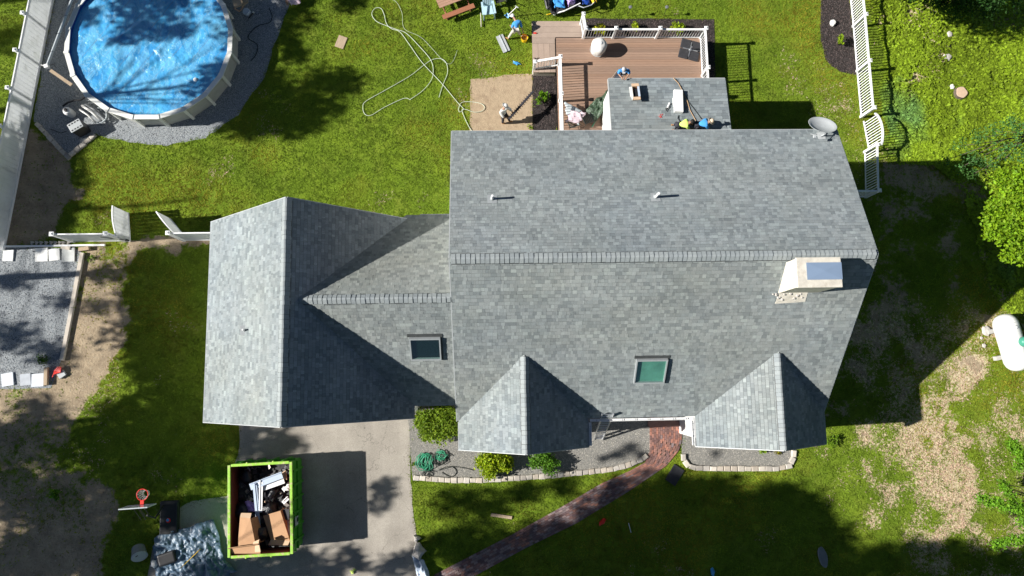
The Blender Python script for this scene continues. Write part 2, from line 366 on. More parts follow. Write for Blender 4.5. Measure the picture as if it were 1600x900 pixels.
x0, x1, y0, y1, st = -33.0, 38.0, -17.0, 28.0, .22
gx = np.arange(x0, x1 + .01, st); gy = np.arange(y0, y1 + .01, st)
GX, GY = np.meshgrid(gx, gy)
def covers(X, Y):
    n1 = fbm(X, Y, .9, 3) - .5; n2 = fbm(X, Y, .22, 9) - .5; n3 = fbm(X, Y, 3.1, 5) - .5
    soil = smo(sdist(SOIL, X, Y) + n1*1.3 + n3*.5, .25) * np.clip(.80 + n2*1.2 + n1*.9, .25, 1)
    soil = np.maximum(soil, smo(sdist(SHADY, X, Y) + n1*1.2, .3) * .9)
    for p in (BARE1, BARE2): soil = np.maximum(soil, smo(sdist(p, X, Y) + n3*.3, .1))
    soil = np.maximum(soil, smo(sdist(HSH, X, Y) + n1*3, .8) * np.clip(.30 + n1*1.6 + n3*.6, 0, .8))
    soil = np.maximum(soil, smo(sdist(WORN, X, Y) + n1*2, .5) * .7)
    dry = np.zeros_like(X)
    for p, w, s in ((DRY1, .35, 1), (DRY2, .08, .95), (DRY3, .15, .45), (DRY4, .3, .5), (DRY5, .3, .8), (DRY6, .5, .6)):
        dry = np.maximum(dry, smo(sdist(p, X, Y) + n1*1.4*min(1, w*3) + n3*.4*min(1, w*3), w) * s)
    dry = dry * np.clip(.72 + n3*1.5 + n1*.9, .1, 1)
    dry = np.maximum(dry, np.clip((fbm(X, Y, .35, 21) - .60) * 2, 0, .25) * (1 - smo(sdist(WILD, X, Y), .3)))
    dry = np.maximum(dry, smo(X - 19 + n1*3, 2) * smo(3.5 - Y, 2) * np.clip(.30 + n1*1.5 + n2, 0, .8))
    wild = smo(sdist(WILD, X, Y) + n1*1.2, .25)
    dry = np.maximum(dry, wild * np.clip((fbm(X, Y, .5, 33) - .50) * 4.5, 0, .8))
    return soil, dry, wild
soil, dry, wild = covers(GX, GY)
me = bpy.data.meshes.new('ground'); nx_, ny_ = len(gx), len(gy)
vs = np.stack([GX.ravel(), GY.ravel(), np.zeros(GX.size)], 1)
idx = np.arange(nx_*ny_).reshape(ny_, nx_)
q = np.stack([idx[:-1, :-1], idx[:-1, 1:], idx[1:, 1:], idx[1:, :-1]], -1).reshape(-1, 4)
FAR = 500.; base = len(vs); cx0, cx1, cy0, cy1 = gx[0], gx[-1], gy[0], gy[-1]
vs = np.vstack([vs, [(-FAR,-FAR,0),(FAR,-FAR,0),(FAR,FAR,0),(-FAR,FAR,0)]])
k0, k1, k2, k3 = idx[0,0], idx[0,-1], idx[-1,-1], idx[-1,0]
faces = [tuple(int(i) for i in f) for f in q]
faces += [tuple([base, base+1] + [int(i) for i in idx[0, ::-1]]), tuple([base+1, base+2] + [int(i) for i in idx[::-1, -1]]),
          tuple([base+2, base+3] + [int(i) for i in idx[-1, :]]), tuple([base+3, base] + [int(i) for i in idx[:, 0]])]
me.from_pydata([tuple(map(float, p)) for p in vs], [], faces)
at_ = me.attributes.new('cover', 'FLOAT_COLOR', 'POINT')
cc = np.zeros((len(vs), 4), 'f'); cc[:GX.size, 0] = soil.ravel(); cc[:GX.size, 1] = dry.ravel(); cc[:GX.size, 2] = wild.ravel(); cc[base:, 0] = .3; cc[:, 3] = 1
at_.data.foreach_set('color', cc.ravel()); me.update()
gm = bpy.data.materials.new('ground_cover'); gm.use_nodes = True; n = gm.node_tree; L = n.links; b = n.nodes['Principled BSDF']
b.inputs['Roughness'].default_value = .95; b.inputs['Specular IOR Level'].default_value = .1
tc = n.nodes.new('ShaderNodeTexCoord'); A = n.nodes.new('ShaderNodeAttribute'); A.attribute_name = 'cover'
sp = n.nodes.new('ShaderNodeSeparateColor'); L.new(A.outputs['Color'], sp.inputs[0])
def N(sc, det=5, r=.6):
    t = n.nodes.new('ShaderNodeTexNoise'); t.inputs['Scale'].default_value = sc; t.inputs['Detail'].default_value = det; t.inputs['Roughness'].default_value = r
    L.new(tc.outputs['Object'], t.inputs['Vector']); return t.outputs['Fac']
def MX(a, bb, f, mode='MIX'):
    x = n.nodes.new('ShaderNodeMix'); x.data_type = 'RGBA'; x.blend_type = mode
    for s_, v_ in ((x.inputs[0], f), (x.inputs[6], a), (x.inputs[7], bb)):
        if isinstance(v_, bpy.types.NodeSocket): L.new(v_, s_)
        elif isinstance(v_, (int, float)): s_.default_value = v_
        else: s_.default_value = (*v_, 1)
    return x.outputs[2]
def MR(v, a, b_, c=0, d=1):
    r = n.nodes.new('ShaderNodeMapRange'); r.inputs[1].default_value = a; r.inputs[2].default_value = b_; r.inputs[3].default_value = c; r.inputs[4].default_value = d
    L.new(v, r.inputs[0]); return r.outputs[0]
def TH(mask, nz, soft=.12):     # ragged threshold of a mask by a fine noise
    s_ = n.nodes.new('ShaderNodeMath'); s_.operation = 'ADD'; L.new(mask, s_.inputs[0]); L.new(nz, s_.inputs[1])
    return MR(s_.outputs[0], 1 - soft, 1 + soft)
gr = MX((.11, .175, .014), (.175, .25, .02), MR(N(.5), .35, .65))
gr = MX(gr, (.22, .24, .04), MR(N(.9), .5, .8, 0, .6))
so_ = MX((.42, .33, .225), (.27, .21, .145), MR(N(1.3), .35, .65)); so_ = MX(so_, (.44, .38, .28), MR(N(7), .55, .75))
so_ = MX(so_, (.10, .085, .06), MR(N(9), .56, .72, 0, .75))
dr = MX((.62, .52, .36), (.34, .29, .14), MR(N(8), .42, .62))
col = MX(gr, dr, TH(sp.outputs[1], MR(N(6), .25, .75)))
col = MX(col, so_, TH(sp.outputs[0], MR(N(4), .25, .75), .18))
L.new(col, b.inputs['Base Color'])
bp = n.nodes.new('ShaderNodeBump'); bp.inputs['Strength'].default_value = .9; bp.inputs['Distance'].default_value = .06
L.new(N(9, 8, .7), bp.inputs['Height']); L.new(bp.outputs[0], b.inputs['Normal'])
me.materials.append(gm); link('ground', me, kind='structure')

def sheet(name, poly, z, m, kind='structure', sub=0):
    mb = MB(); mb.add([(x, y, z) for x, y in poly], [tuple(range(len(poly)))] if sum(poly[i][0]*poly[(i+1) % len(poly)][1]-poly[(i+1) % len(poly)][0]*poly[i][1] for i in range(len(poly))) > 0 else [tuple(range(len(poly)-1, -1, -1))])
    return mb.build(name, m, kind=kind)
def ragged(poly, amp=.06, step=.25, seed=1):
    out = []; n_ = len(poly)
    for i in range(n_):
        a = Vector(poly[i]); b_ = Vector(poly[(i+1) % n_]); k = max(1, int((b_-a).length / step))
        nn = (b_-a).normalized(); nn = Vector((-nn.y, nn.x))
        for j in range(k):
            p = a.lerp(b_, j / k); w = float(fbm(np.array([p.x]), np.array([p.y]), 1.7, seed)[0]) - .5
            out.append(tuple(p + nn * w * amp * 2))
    return out
sheet('driveway', ragged(DRIVE, .10, .3, 2), .012, M['asphalt'])
sheet('gravel_bed', ragged(BEDL, .04), .016, M['gravel']); sheet('gravel_bed', ragged(BEDR, .04), .016, M['gravel'])
sheet('gravel_ground', ragged(PIT, .16, .3, 4), .008, M['gravelb']); sheet('gravel_pad', ragged(PAD, .05), .008, M['gravelb'])
sheet('mulch_bed', ragged(MULR, .09), .02, M['mulch']); sheet('mulch_bed', ragged(MULD, .06), .02, M['mulch']); sheet('mulch_bed', ragged(MULS, .06), .02, M['mulch'])
sheet('sand_patch', ragged(SAND, .12, .2, 6), .009, M['sand'])
sheet('path_bed', PATH, .02, M['joint'])

# blades and leaves, tens of thousands, joined into one ground-cover object each
def tris_object(name, T, tint, m, kind='stuff', label=None, cat=None, parent=None):
    k = len(T); me = bpy.data.meshes.new(name)
    me.vertices.add(k*3); me.vertices.foreach_set('co', T.reshape(-1).astype('f'))
    me.loops.add(k*3); me.loops.foreach_set('vertex_index', np.arange(k*3, dtype='i'))
    me.polygons.add(k); me.polygons.foreach_set('loop_start', np.arange(0, k*3, 3, dtype='i'))
    try: me.polygons.foreach_set('loop_total', np.full(k, 3, 'i'))
    except Exception: pass
    a = me.attributes.new('tint', 'FLOAT_COLOR', 'FACE'); a.data.foreach_set('color', np.hstack([tint, np.ones((k, 1))]).astype('f').ravel())
    me.update(calc_edges=True); me.materials.append(m)
    o = link(name, me, parent, kind=kind)
    if label: tag(o, label, cat)
    return o
HARD = [DRIVE, BEDL, BEDR, PATH, PIT, PAD, MULR, MULD, MULS, SAND, DECKP, HOUSE]
def scatter(n, bx=(-30, 34, -14, 25)):
    X = RS.uniform(bx[0], bx[1], n); Y = RS.uniform(bx[2], bx[3], n)
    v = (X, Y)
    # keep what the photograph could see, with a margin
    R_ = np.array(RW.transposed()); P = np.stack([X, Y, np.full(n, -H)]); c = R_ @ P
    px = 800 + F*c[0]/-c[2]; py = 450 - F*c[1]/-c[2]
    k = (px > -90) & (px < 1690) & (py > -90) & (py < 990); X, Y = X[k], Y[k]
    k = np.ones(len(X), bool)
    for p in HARD: k &= sdist(p, X, Y) < .05
    return X[k], Y[k]
def blades(X, Y, per, hgt, wid, spread):
    n = len(X)*per; X = np.repeat(X, per) + RS.normal(0, spread, n); Y = np.repeat(Y, per) + RS.normal(0, spread, n)
    t = RS.uniform(0, 2*pi, n); h = hgt * RS.uniform(.5, 1.3, n); w = wid * RS.uniform(.6, 1.3, n); ln = RS.uniform(.8, 2.6, n) * h; a2 = RS.uniform(0, 2*pi, n)
    T = np.zeros((n, 3, 3)); T[:, 0, 0] = X - np.cos(t)*w; T[:, 0, 1] = Y - np.sin(t)*w
    T[:, 1, 0] = X + np.cos(t)*w; T[:, 1, 1] = Y + np.sin(t)*w; T[:, 2, 0] = X + np.cos(a2)*ln; T[:, 2, 1] = Y + np.sin(a2)*ln; T[:, 2, 2] = h
    return T, X, Y
X, Y = scatter(330000)
s_, d_, w_ = covers(X, Y)
keep = RS.rand(len(X)) > np.clip(s_*1.05 + .0, 0, .985); keep &= RS.rand(len(X)) > w_*.6
X, Y, s_, d_ = X[keep], Y[keep], s_[keep], d_[keep]
T, X2, Y2 = blades(X, Y, 3, .05, .026, .055)
v1 = fbm(X2, Y2, .45, 40); v2 = fbm(X2, Y2, 2.5, 41); d2 = np.repeat(d_, 3)
br = np.clip(.62 + v1*.65 + (v2-.5)*.8, .4, 1.6) * RS.uniform(.72, 1.28, len(X2))
yl = np.clip((fbm(X2, Y2, .3, 44) - .45) * 2.6, 0, .75)
drym = (RS.rand(len(X2)) < np.clip(d2*1.15-.16, 0, 1))
tint = np.stack([br*(.82 + yl*.75), br*(.92 + yl*.12), br*(1 + yl*.3)], 1)
tint[drym] = (np.array([2.9, 1.62, 15.])[None] * RS.uniform(.78, 1.12, (drym.sum(), 1)))
tris_object('lawn_grass', T, tint, M['grass'], label='mown green lawn grass around the grey-roofed house', cat='grass')
# leafy weeds of the wild strip and small leaf litter
X, Y = scatter(700000, (17, 34, -14, 25)); s_, d_, w_ = covers(X, Y)
keep = (w_ > .25) & (RS.rand(len(X)) < .55 - d_*.4 - s_*.3 + .35*(fbm(X, Y, 1.1, 50)-.5)*2); X, Y = X[keep], Y[keep]
n_ = len(X); t = RS.uniform(0, 2*pi, n_); w = RS.uniform(.04, .11, n_); z = .03 + np.clip(fbm(X, Y, 1.5, 52)-.35, 0, 1)*.5*RS.uniform(.4, 1, n_); tl = RS.normal(0, .45, (n_, 3))
T = np.zeros((n_, 3, 3))
for k in range(3):
    a = t + k*2.09; T[:, k, 0] = X + np.cos(a)*w; T[:, k, 1] = Y + np.sin(a)*w; T[:, k, 2] = z + np.abs(tl[:, k])*w
v1 = fbm(X, Y, .5, 55); br = np.clip(.55 + v1*.95, .6, 1.5) * RS.uniform(.55, 1.4, n_); bl = np.clip((fbm(X, Y, .35, 57)-.58)*5, 0, 1)
tris_object('weed_cover', T, np.stack([br*(1-bl*.4), br*(1-bl*.22), br*(1+bl*2.2)], 1), M['weed'], label='bright leafy weeds beyond the white picket fence', cat='weeds')
# pebbles and mulch chips with their own shapes
def bits(name, polys, dens, size, m, tints, z, label, cat, flat=.5):
    TT = []; CC = []
    for poly in polys:
        xs = [p[0] for p in poly]; ys = [p[1] for p in poly]; bx = (max(min(xs), -30), min(max(xs), 34), max(min(ys), -13), min(max(ys), 24))
        n = int((bx[1]-bx[0])*(bx[3]-bx[2])*dens); X = RS.uniform(bx[0], bx[1], n); Y = RS.uniform(bx[2], bx[3], n)
        k = sdist(poly, X, Y) > .03; X, Y = X[k], Y[k]; n = len(X)
        s = size * RS.uniform(.5, 1.4, n); a = RS.uniform(0, 6.28, n); top = np.stack([X, Y, z + s*flat*RS.uniform(.6, 1.4, n)], 1)
        R4 = [np.stack([X + np.cos(a+q*1.571)*s*(.6+.4*(q % 2)), Y + np.sin(a+q*1.571)*s*(.6+.4*(q % 2)), np.full(n, z)], 1) for q in range(4)]
        c = np.array(tints)[RS.randint(0, len(tints), n)] * RS.uniform(.7, 1.25, (n, 1))
        for q in range(4): TT.append(np.stack([R4[q], R4[(q+1) % 4], top], 1)); CC.append(c)
    tris_object(name, np.concatenate(TT), np.concatenate(CC), m, label=label, cat=cat)
bits('gravel', [BEDL, BEDR], 420, .028, M['pebble'], [(1, .97, .9), (.8, .78, .76), (1.35, 1.3, 1.2), (.55, .55, .56)], .014, 'grey-brown gravel spread in the front beds', 'gravel')
bits('gravel', [PIT, PAD], 260, .034, M['pebble'], [(.8, .88, 1), (.6, .66, .75), (1.2, 1.25, 1.3), (.4, .43, .5)], .006, 'blue-grey crushed stone round the pool and on the parking pad', 'gravel')
bits('mulch', [MULR, MULD, MULS], 320, .05, M['chip'], [(1, 1, 1), (.6, .55, .55), (1.7, 1.5, 1.45)], .018, 'dark bark mulch in the backyard beds', 'mulch', .35)

# brick pavers of the front path: laid along it, herringbone-free running courses
def path_bricks():
    L_ = [at(x, y, .02) for x, y in ((1015,600),(1015,705),(1008,722),(985,735),(940,755),(872,795),(800,835),(740,866),(680,897),(640,930))]
    R_ = [at(x, y, .02) for x, y in ((1068,600),(1065,690),(1061,703),(1042,727),(985,766),(900,818),(820,857),(738,902),(690,930),(640,960))]
    def samp(Pl, k=400):
        d = [0]; 
        for a, b_ in zip(Pl, Pl[1:]): d.append(d[-1] + (b_-a).length)
        return Pl, d
    def ev(Pl, d, t):
        s = t * d[-1]
        for i in range(len(d)-1):
            if s <= d[i+1] or i == len(d)-2: return Pl[i].lerp(Pl[i+1], (s-d[i]) / (d[i+1]-d[i]))
    Lp, Ld = samp(L_); Rp, Rd = samp(R_); length = (Ld[-1] + Rd[-1]) / 2
    out = []; n = int(length / .215); 
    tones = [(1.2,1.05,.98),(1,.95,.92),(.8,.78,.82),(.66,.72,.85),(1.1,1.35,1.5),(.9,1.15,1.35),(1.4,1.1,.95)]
    for i in range(n):
        t0, t1 = i/n, (i+1)/n; a0, a1, b0, b1 = ev(Lp, Ld, t0), ev(Lp, Ld, t1), ev(Rp, Rd, t0), ev(Rp, Rd, t1)
        wd = (a0-b0).length; k = max(8, round(wd/.118)); g = .06
        for j in range(k):
            off = .5 if j % 2 else 0
            u0, u1 = (j+g)/k, (j+1-g)/k
            def pt(t, u): 
                t = min(1, max(0, t)); return ev(Lp, Ld, t).lerp(ev(Rp, Rd, t), u)
            ta, tb = (i+off+.03)/n, (i+off+.97)/n
            if tb > 1: continue
            P = [pt(ta, u0), pt(ta, u1), pt(tb, u1), pt(tb, u0)]
            px, py = proj(P[0])
            if py > 915: continue
            q = fbm(np.array([P[0].x]), np.array([P[0].y]), .6, 70)[0]
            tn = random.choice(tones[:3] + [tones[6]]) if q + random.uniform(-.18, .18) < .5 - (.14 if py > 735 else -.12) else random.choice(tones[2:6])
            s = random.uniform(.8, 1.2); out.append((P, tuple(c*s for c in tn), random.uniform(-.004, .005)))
    return out
pb = path_bricks(); root = thing('brick_path', 'curving red brick path from the front door to the driveway', 'path', at(1040, 700, .02))
def brick_mb(mb, P, tn, dz, off=Vector((0, 0, 0))):
    c = sum(P, Vector()) / 4; up = Vector((0, 0, .034 + dz))
    mb.slab([p + up - off for p in P][::-1] if (P[1]-P[0]).cross(P[2]-P[0]).z < 0 else [p + up - off for p in P], .036, col=tn)
stuff = MB()
order = sorted(range(len(pb)), key=lambda i: -((pb[i][0][1]-pb[i][0][0]).length * (pb[i][0][2]-pb[i][0][1]).length))
big = set(order[:300])
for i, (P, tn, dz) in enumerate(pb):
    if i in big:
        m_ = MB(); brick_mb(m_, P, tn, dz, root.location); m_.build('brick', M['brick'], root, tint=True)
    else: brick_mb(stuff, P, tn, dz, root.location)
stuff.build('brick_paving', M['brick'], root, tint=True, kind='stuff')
# ------------------------------------------------------------------ house
WORLD = []                       # things whose parts are written in world coordinates
def wthing(name, label, cat, loc, group=None):
    o = thing(name, label, cat, loc, 0, group); WORLD.append(o); return o
S = 1.3603
XL, XR, YB, YR, YF, ZB, ZR, ZF = [v * S for v in (-1.091, 11.669, 7.953, 3.437, -1.475, 5.388, 7.187, 2.983)]
GX0, GXR, GY0, GY1, GZE, GZR = [v * S for v in (-9.528, -6.023, -1.333, 5.477, 3.324, 6.576)]
CYR, CZR = 3.27, 8.53; CYB, CYF = at(703, 336, GZE).y, at(714, 632, GZE).y
gpitch = (GZR - GZE) / (GXR - GX0)
GX1 = at(648, 655, GZE).x                                   # east eave of the garage
GZ1 = GZR - gpitch * (GX1 - GXR)
SH_ALL = []                      # every shingle: (area, plane root, quad, thickness, tint)
house = wthing('house', 'large grey-shingled house with attached garage, two front gables and a rear wing', 'house', ((XL+XR)/2, YR, 0))
BASE_T = [(1.02,1.02,1.02)]*7 + [(.86,.87,.88)]*4 + [(1.12,1.13,1.13)]*3 + [(.75,.77,.79)]*3 + [(.94,.96,.97)]*4 + [(1.2,1.22,1.2)]*1
def roof_plane(name, O, U, V, poly, expo, seed, warm=0.0, tw=(.09, .28), label=None):
    """O origin on the ridge line, U along the courses, V down the slope; poly in (u, v), v growing down, convex"""
    rnd = random.Random(seed); O, U, V = Vector(O), Vector(U).normalized(), Vector(V).normalized()
    Nn = U.cross(V).normalized()
    if Nn.z < 0: Nn = -Nn
    P = lambda u, v, h=0: O + U*u + V*v + Nn*h
    pts = [P(u, v) for u, v in poly]
    if (pts[1]-pts[0]).cross(pts[2]-pts[0]).dot(Nn) < 0: pts = pts[::-1]
    mb = MB(); mb.slab(pts, .14); ro = mb.build(name, M['felt'], house, label=label)
    v0, v1 = min(p[1] for p in poly), max(p[1] for p in poly)
    def span(v):
        xs = []
        for i in range(len(poly)):
            a, b_ = poly[i], poly[(i+1) % len(poly)]
            if abs(a[1]-b_[1]) < 1e-9: 
                if abs(a[1]-v) < 1e-6: xs += [a[0], b_[0]]
                continue
            t = (v-a[1]) / (b_[1]-a[1])
            if -1e-6 <= t <= 1+1e-6: xs.append(a[0] + (b_[0]-a[0])*t)
        return (min(xs), max(xs)) if xs else None
    rows = max(1, round((v1-v0)/expo)); ex = (v1-v0)/rows
    for r in range(rows):
        a, b_ = v0 + r*ex, v0 + (r+1)*ex
        sa, sb = span(a + 1e-4), span(b_ - 1e-4)
        if not sa or not sb: continue
        lo, hi = min(sa[0], sb[0]) - .01, max(sa[1], sb[1]) + .01
        u = lo - rnd.uniform(0, .3); last = None
        while u < hi:
            w = rnd.uniform(*tw) * rnd.choice((1, 1, .6)); u2 = u + w
            q = [(max(u, sa[0]) , a), (min(u2, sa[1]), a), (min(u2, sb[1]), b_ - .017), (max(u, sb[0]), b_ - .017)]
            q[0] = (min(q[0][0], q[1][0]), a); q[3] = (min(q[3][0], q[2][0]), b_ - .017)
            area = ((q[1][0]-q[0][0]) + (q[2][0]-q[3][0])) / 2 * ex
            if area > .0008:
                th = rnd.choice((.006, .012, .018)); tn = rnd.choice(BASE_T)
                s = rnd.uniform(.94, 1.06) 
                wq = fbm(np.array([O.x + u]), np.array([O.y + a]), .35, seed)[0] - .5
                wm = warm + wq*.10
                s *= 1 + (fbm(np.array([O.x + u*.5]), np.array([O.y + a*2.]), .5, seed+50)[0] - .5)*.30
                tn = (tn[0]*s*(1+wm), tn[1]*s*(1+wm*.35), tn[2]*s*(1-wm*.8))
                q3 = [P(q[0][0], q[0][1], .003), P(q[1][0], q[1][1], .003), P(q[2][0], q[2][1], .006+th), P(q[3][0], q[3][1], .006+th)]
                if (q3[1]-q3[0]).cross(q3[3]-q3[0]).dot(Nn) < 0: q3 = [q3[1], q3[0], q3[3], q3[2]]
                SH_ALL.append((area, ro, q3, Nn * (-.005 - th), tn))
            u = u2 + .004
    return ro, P, Nn
def piece(mb, q3, dn, tn):
    vs = list(q3) + [q3[0] + dn*.3, q3[1] + dn*.3, q3[2] + dn, q3[3] + dn]
    mb.add(vs, [(0,1,2,3),(1,0,4,5),(2,1,5,6),(3,2,6,7),(0,3,7,4)], 0, tn)
def ridge_caps(roof, A, B, drop1, drop2, expo=.194, wid=.19, ang=None, lift=.05):
    """bent cap shingles lapped along a ridge from A to B; drop1/drop2 slopes of the two sides"""
    A, B = Vector(A), Vector(B); d = (B-A); Ln = d.length; d.normalize(); s = d.cross(Vector((0, 0, 1))).normalized()
    n = round(Ln/expo); e = Ln/n
    tones = [(1,1,1),(1.05,1.05,1.05),(.93,.94,.95),(1.0,1.0,1.0),(.88,.89,.91),(.96,.97,.99)]; mes = []
    for tn in tones:
        mb = MB(); c = .035
        def sec(y, h): 
            return [(-wid, y, h-wid*drop1), (-c, y, h-c*drop1*.6), (c, y, h-c*drop2*.6), (wid, y, h-wid*drop2)]
        v = sec(0, .0) + sec(e-.011, .018) + sec(0, -.03) + sec(e-.011, -.03)
        mb.add(v, [(0,1,5,4),(1,2,6,5),(2,3,7,6),(4,5,13,12),(5,6,14,13),(6,7,15,14),(1,0,8,9),(2,1,9,10),(3,2,10,11),(0,4,12,8),(7,3,11,15)], 0, tn)
        mes.append(mb.mesh('ridge_cap', M['cap'], tint=True))
    # vent strip the caps are nailed on
    mb = MB()
    for sg, dr in ((-1, drop1), (1, drop2)):
        a, b_ = A + s*sg*(wid+.025), B + s*sg*(wid+.025)
        mb.slab([A + Vector((0,0,lift-.03)), a + Vector((0,0,lift-.03-(wid+.025)*dr)), b_ + Vector((0,0,lift-.03-(wid+.025)*dr)), B + Vector((0,0,lift-.03))][::1 if sg > 0 else -1], .06)
    mb.build('ridge_vent', M['bronze'], roof)
    for i in range(n):
        o = link('ridge_cap', random.choice(mes), roof)
        p = A + d*(i*e + random.uniform(-.004, .004)) + s*random.uniform(-.008, .008) + Vector((0, 0, lift + random.uniform(-.004, .004)))
        # local x = s (drop2 side positive), y = d
        Mx = Matrix((s, d, s.cross(d))).transposed().to_4x4(); Mx = Mx @ Matrix.Rotation(random.uniform(-.015, .015), 4, 'Z'); Mx.translation = p; o.matrix_basis = Mx

def slopes(dy, dz): L_ = sqrt(dy*dy+dz*dz); return dy/L_, dz/L_, L_
# main roof, back (low pitch)
c_, s_, Lb = slopes(YB-YR, ZR-ZB)
main_back, _, _ = roof_plane('back_roof', (XL, YR, ZR), (1,0,0), (0, c_, -s_), [(0,0),(XR-XL,0),(XR-XL,Lb),(0,Lb)], .140, 1)
c_, s_, Lf = slopes(YR-YF, ZR-ZF)
main_front, PF, NF = roof_plane('front_roof', (XL, YR, ZR), (1,0,0), (0, -c_, -s_), [(0,0),(XR-XL,0),(XR-XL,Lf),(0,Lf)], .175, 2, .03)
ridge_caps(main_back, (XL+.06, YR, ZR), (XR-.10, YR, ZR), (ZR-ZB)/(YB-YR), (ZR-ZF)/(YR-YF))
# garage
c_, s_, Lg = slopes(GXR-GX0, GZR-GZE)
gar_w, _, _ = roof_plane('garage_west_roof', (GXR, GY0, GZR), (0,1,0), (-c_, 0, -s_), [(0,0),(GY1-GY0,0),(GY1-GY0,Lg),(0,Lg)], .165, 3)
Lg1 = (GX1-GXR)/c_
gar_e, _, _ = roof_plane('garage_east_roof', (GXR, GY0, GZR), (0,1,0), (c_, 0, -s_), [(0,0),(GY1-GY0,0),(GY1-GY0,Lg1),(0,Lg1)], .165, 4)
ridge_caps(gar_w, (GXR, GY0+.02, GZR), (GXR, GY1-.02, GZR), gpitch, gpitch)
# link wing
cp = (CZR-GZE)/(CYR-CYF); XV = GXR + (GZR-CZR)/gpitch            # where its ridge meets the garage slope
XVe = GX1 - .05
c_, s_, Lc = slopes(CYR-CYF, CZR-GZE)
con_f, _, _ = roof_plane('link_front_roof', (0, CYR, CZR), (1,0,0), (0,-c_,-s_), [(XV-.25,0),(XL+.02,0),(XL+.02,Lc),(XVe-.4,Lc)], .165, 5, .05)
c_, s_, Lc2 = slopes(CYB-CYR, (CYB-CYR)*cp)
con_b, _, _ = roof_plane('link_back_roof', (0, CYR, CZR), (1,0,0), (0,c_,-s_), [(XV-.25,0),(XL+.02,0),(XL+.02,Lc2),(XVe-.35,Lc2)], .165, 6, .06)
ridge_caps(con_b, (XV+.02, CYR, CZR), (XL-.02, CYR, CZR), cp, cp)
# two front gables
def front_gable(ax, ay, fx, fy, lx, rx, seed):
    mslope = (ZR-ZF)/(YR-YF)
    # ridge height from where the ridge meets the main slope at pixel (ax, ay)
    z = 6.6
    for _ in range(30):
        p = at(ax, ay, z); z = ZR - (YR-p.y)*mslope
    z += .03; apx = at(ax, ay, z); yf = at(fx, fy, z).y; xr_ = (apx.x + at(fx, fy, z).x)/2
    out = []
    pl = (z-ZF)/(xr_-lx); pr = pl
    for sg, xe, nm in ((-1, lx, 'gable_west_roof'), (1, rx, 'gable_east_roof')):
        run = abs(xe-xr_); c2, s2, Lr = slopes(run, run*pl)
        ro, _, _ = roof_plane(nm, (xr_, yf, z), (0,1,0), (sg*c2, 0, -s2), [(0,0),(apx.y-yf+.1,0),(apx.y-yf+.1-min(run, run)*pl/mslope-.0,Lr),(0,Lr)], .165, seed+sg)
        out.append(ro)
    ridge_caps(out[0], (xr_, yf+.02, z), (xr_, apx.y-.05, z), pl, pl)
    return out, xr_, yf, z, pl
lx1, rx1 = at(717, 705, ZF).x, at(920, 697, ZF).x
lx2, rx2 = at(1088, 696, ZF).x, at(1291, 693, ZF+.1).x
G1 = front_gable(820, 555, 822, 710, lx1, rx1, 20)
G2 = front_gable(1217, 550, 1227, 704, lx2, rx2, 30)
# rear wing: one low slope
EZ0 = 4.08; e0, e1 = at(955, 123, EZ0), at(1133, 122, EZ0); ES = .145
EY1, EX0, EX1 = (e0.y+e1.y)/2, (e0.x + at(952, 200, 4.5).x)/2, e1.x
yw = YB - .45; c_, s_, Le = slopes(EY1-yw, (EY1-yw)*ES); EZ1 = EZ0 + (EY1-yw)*ES
wing, PW, NW = roof_plane('rear_wing_roof', (EX0, yw, EZ1), (1,0,0), (0,c_,-s_), [(0,0),(EX1-EX0,0),(EX1-EX0,Le),(0,Le)], .165, 7, 0, (.14, .45))
def wing_z(y): return EZ1 - (y-yw)*ES
def front_z(y): return ZR - (YR-y)*(ZR-ZF)/(YR-YF)
def back_z(y): return ZR - (y-YR)*(ZR-ZB)/(YB-YR)

SH_ALL.sort(key=lambda s: -s[0])
rest = {}
for k, (ar, ro, q3, dn, tn) in enumerate(SH_ALL):
    if k < 300:
        mb = MB(); piece(mb, q3, dn, tn); mb.build('shingle', M['shingle'], ro, tint=True)
    else: piece(rest.setdefault(ro, MB()), q3, dn, tn)
for ro, mb in rest.items(): mb.build('shingle_courses', M['shingle'], ro, tint=True, kind='stuff')

# walls under the roofs
ov = .38
wl = MB()
def gable_body(mb, x0, x1, yf, yb, zf, zb, yr, zr, z0=0):
    """solid with the ridge along x"""
    pr = [(yf, z0), (yb, z0), (yb, zb), (yr, zr), (yf, zf)]
    mb.add([(x0, y, z) for y, z in pr] + [(x1, y, z) for y, z in pr], [(0,4,3,2,1),(5,6,7,8,9),(0,5,9,4),(1,2,7,6),(2,3,8,7),(3,4,9,8),(0,1,6,5)])
def gable_body_y(mb, y0, y1, xl, xr, zl, zr_, xm, zm, z0=0):
    pr = [(xl, z0), (xr, z0), (xr, zr_), (xm, zm), (xl, zl)]
    mb.add([(x, y0, z) for x, z in pr] + [(x, y1, z) for x, z in pr], [(0,1,2,3,4),(5,9,8,7,6),(0,5,6,1),(1,6,7,2),(2,7,8,3),(3,8,9,4),(4,9,5,0)])
d = .19
gable_body(wl, XL+.18, XR-.22, YF+ov, YB-ov, front_z(YF+ov)-d, back_z(YB-ov)-d, YR, ZR-d)
wl.build('wall', M['siding'], house)
wl = MB(); gable_body_y(wl, GY0+.2, GY1-.2, GX0+ov, GX1-.2, GZR-gpitch*(GXR-GX0-ov)-d, GZR-gpitch*(GX1-.2-GXR)-d, GXR, GZR-d-.02)
wl.build('garage_wall', M['siding'], house)
wl = MB(); gable_body(wl, XV+.5, XL+.17, CYF+ov, CYB-ov, CZR-cp*(CYR-CYF-ov)-d, CZR-cp*(CYB-ov-CYR)-d, CYR, CZR-d)
wl.build('link_wall', M['siding'], house)
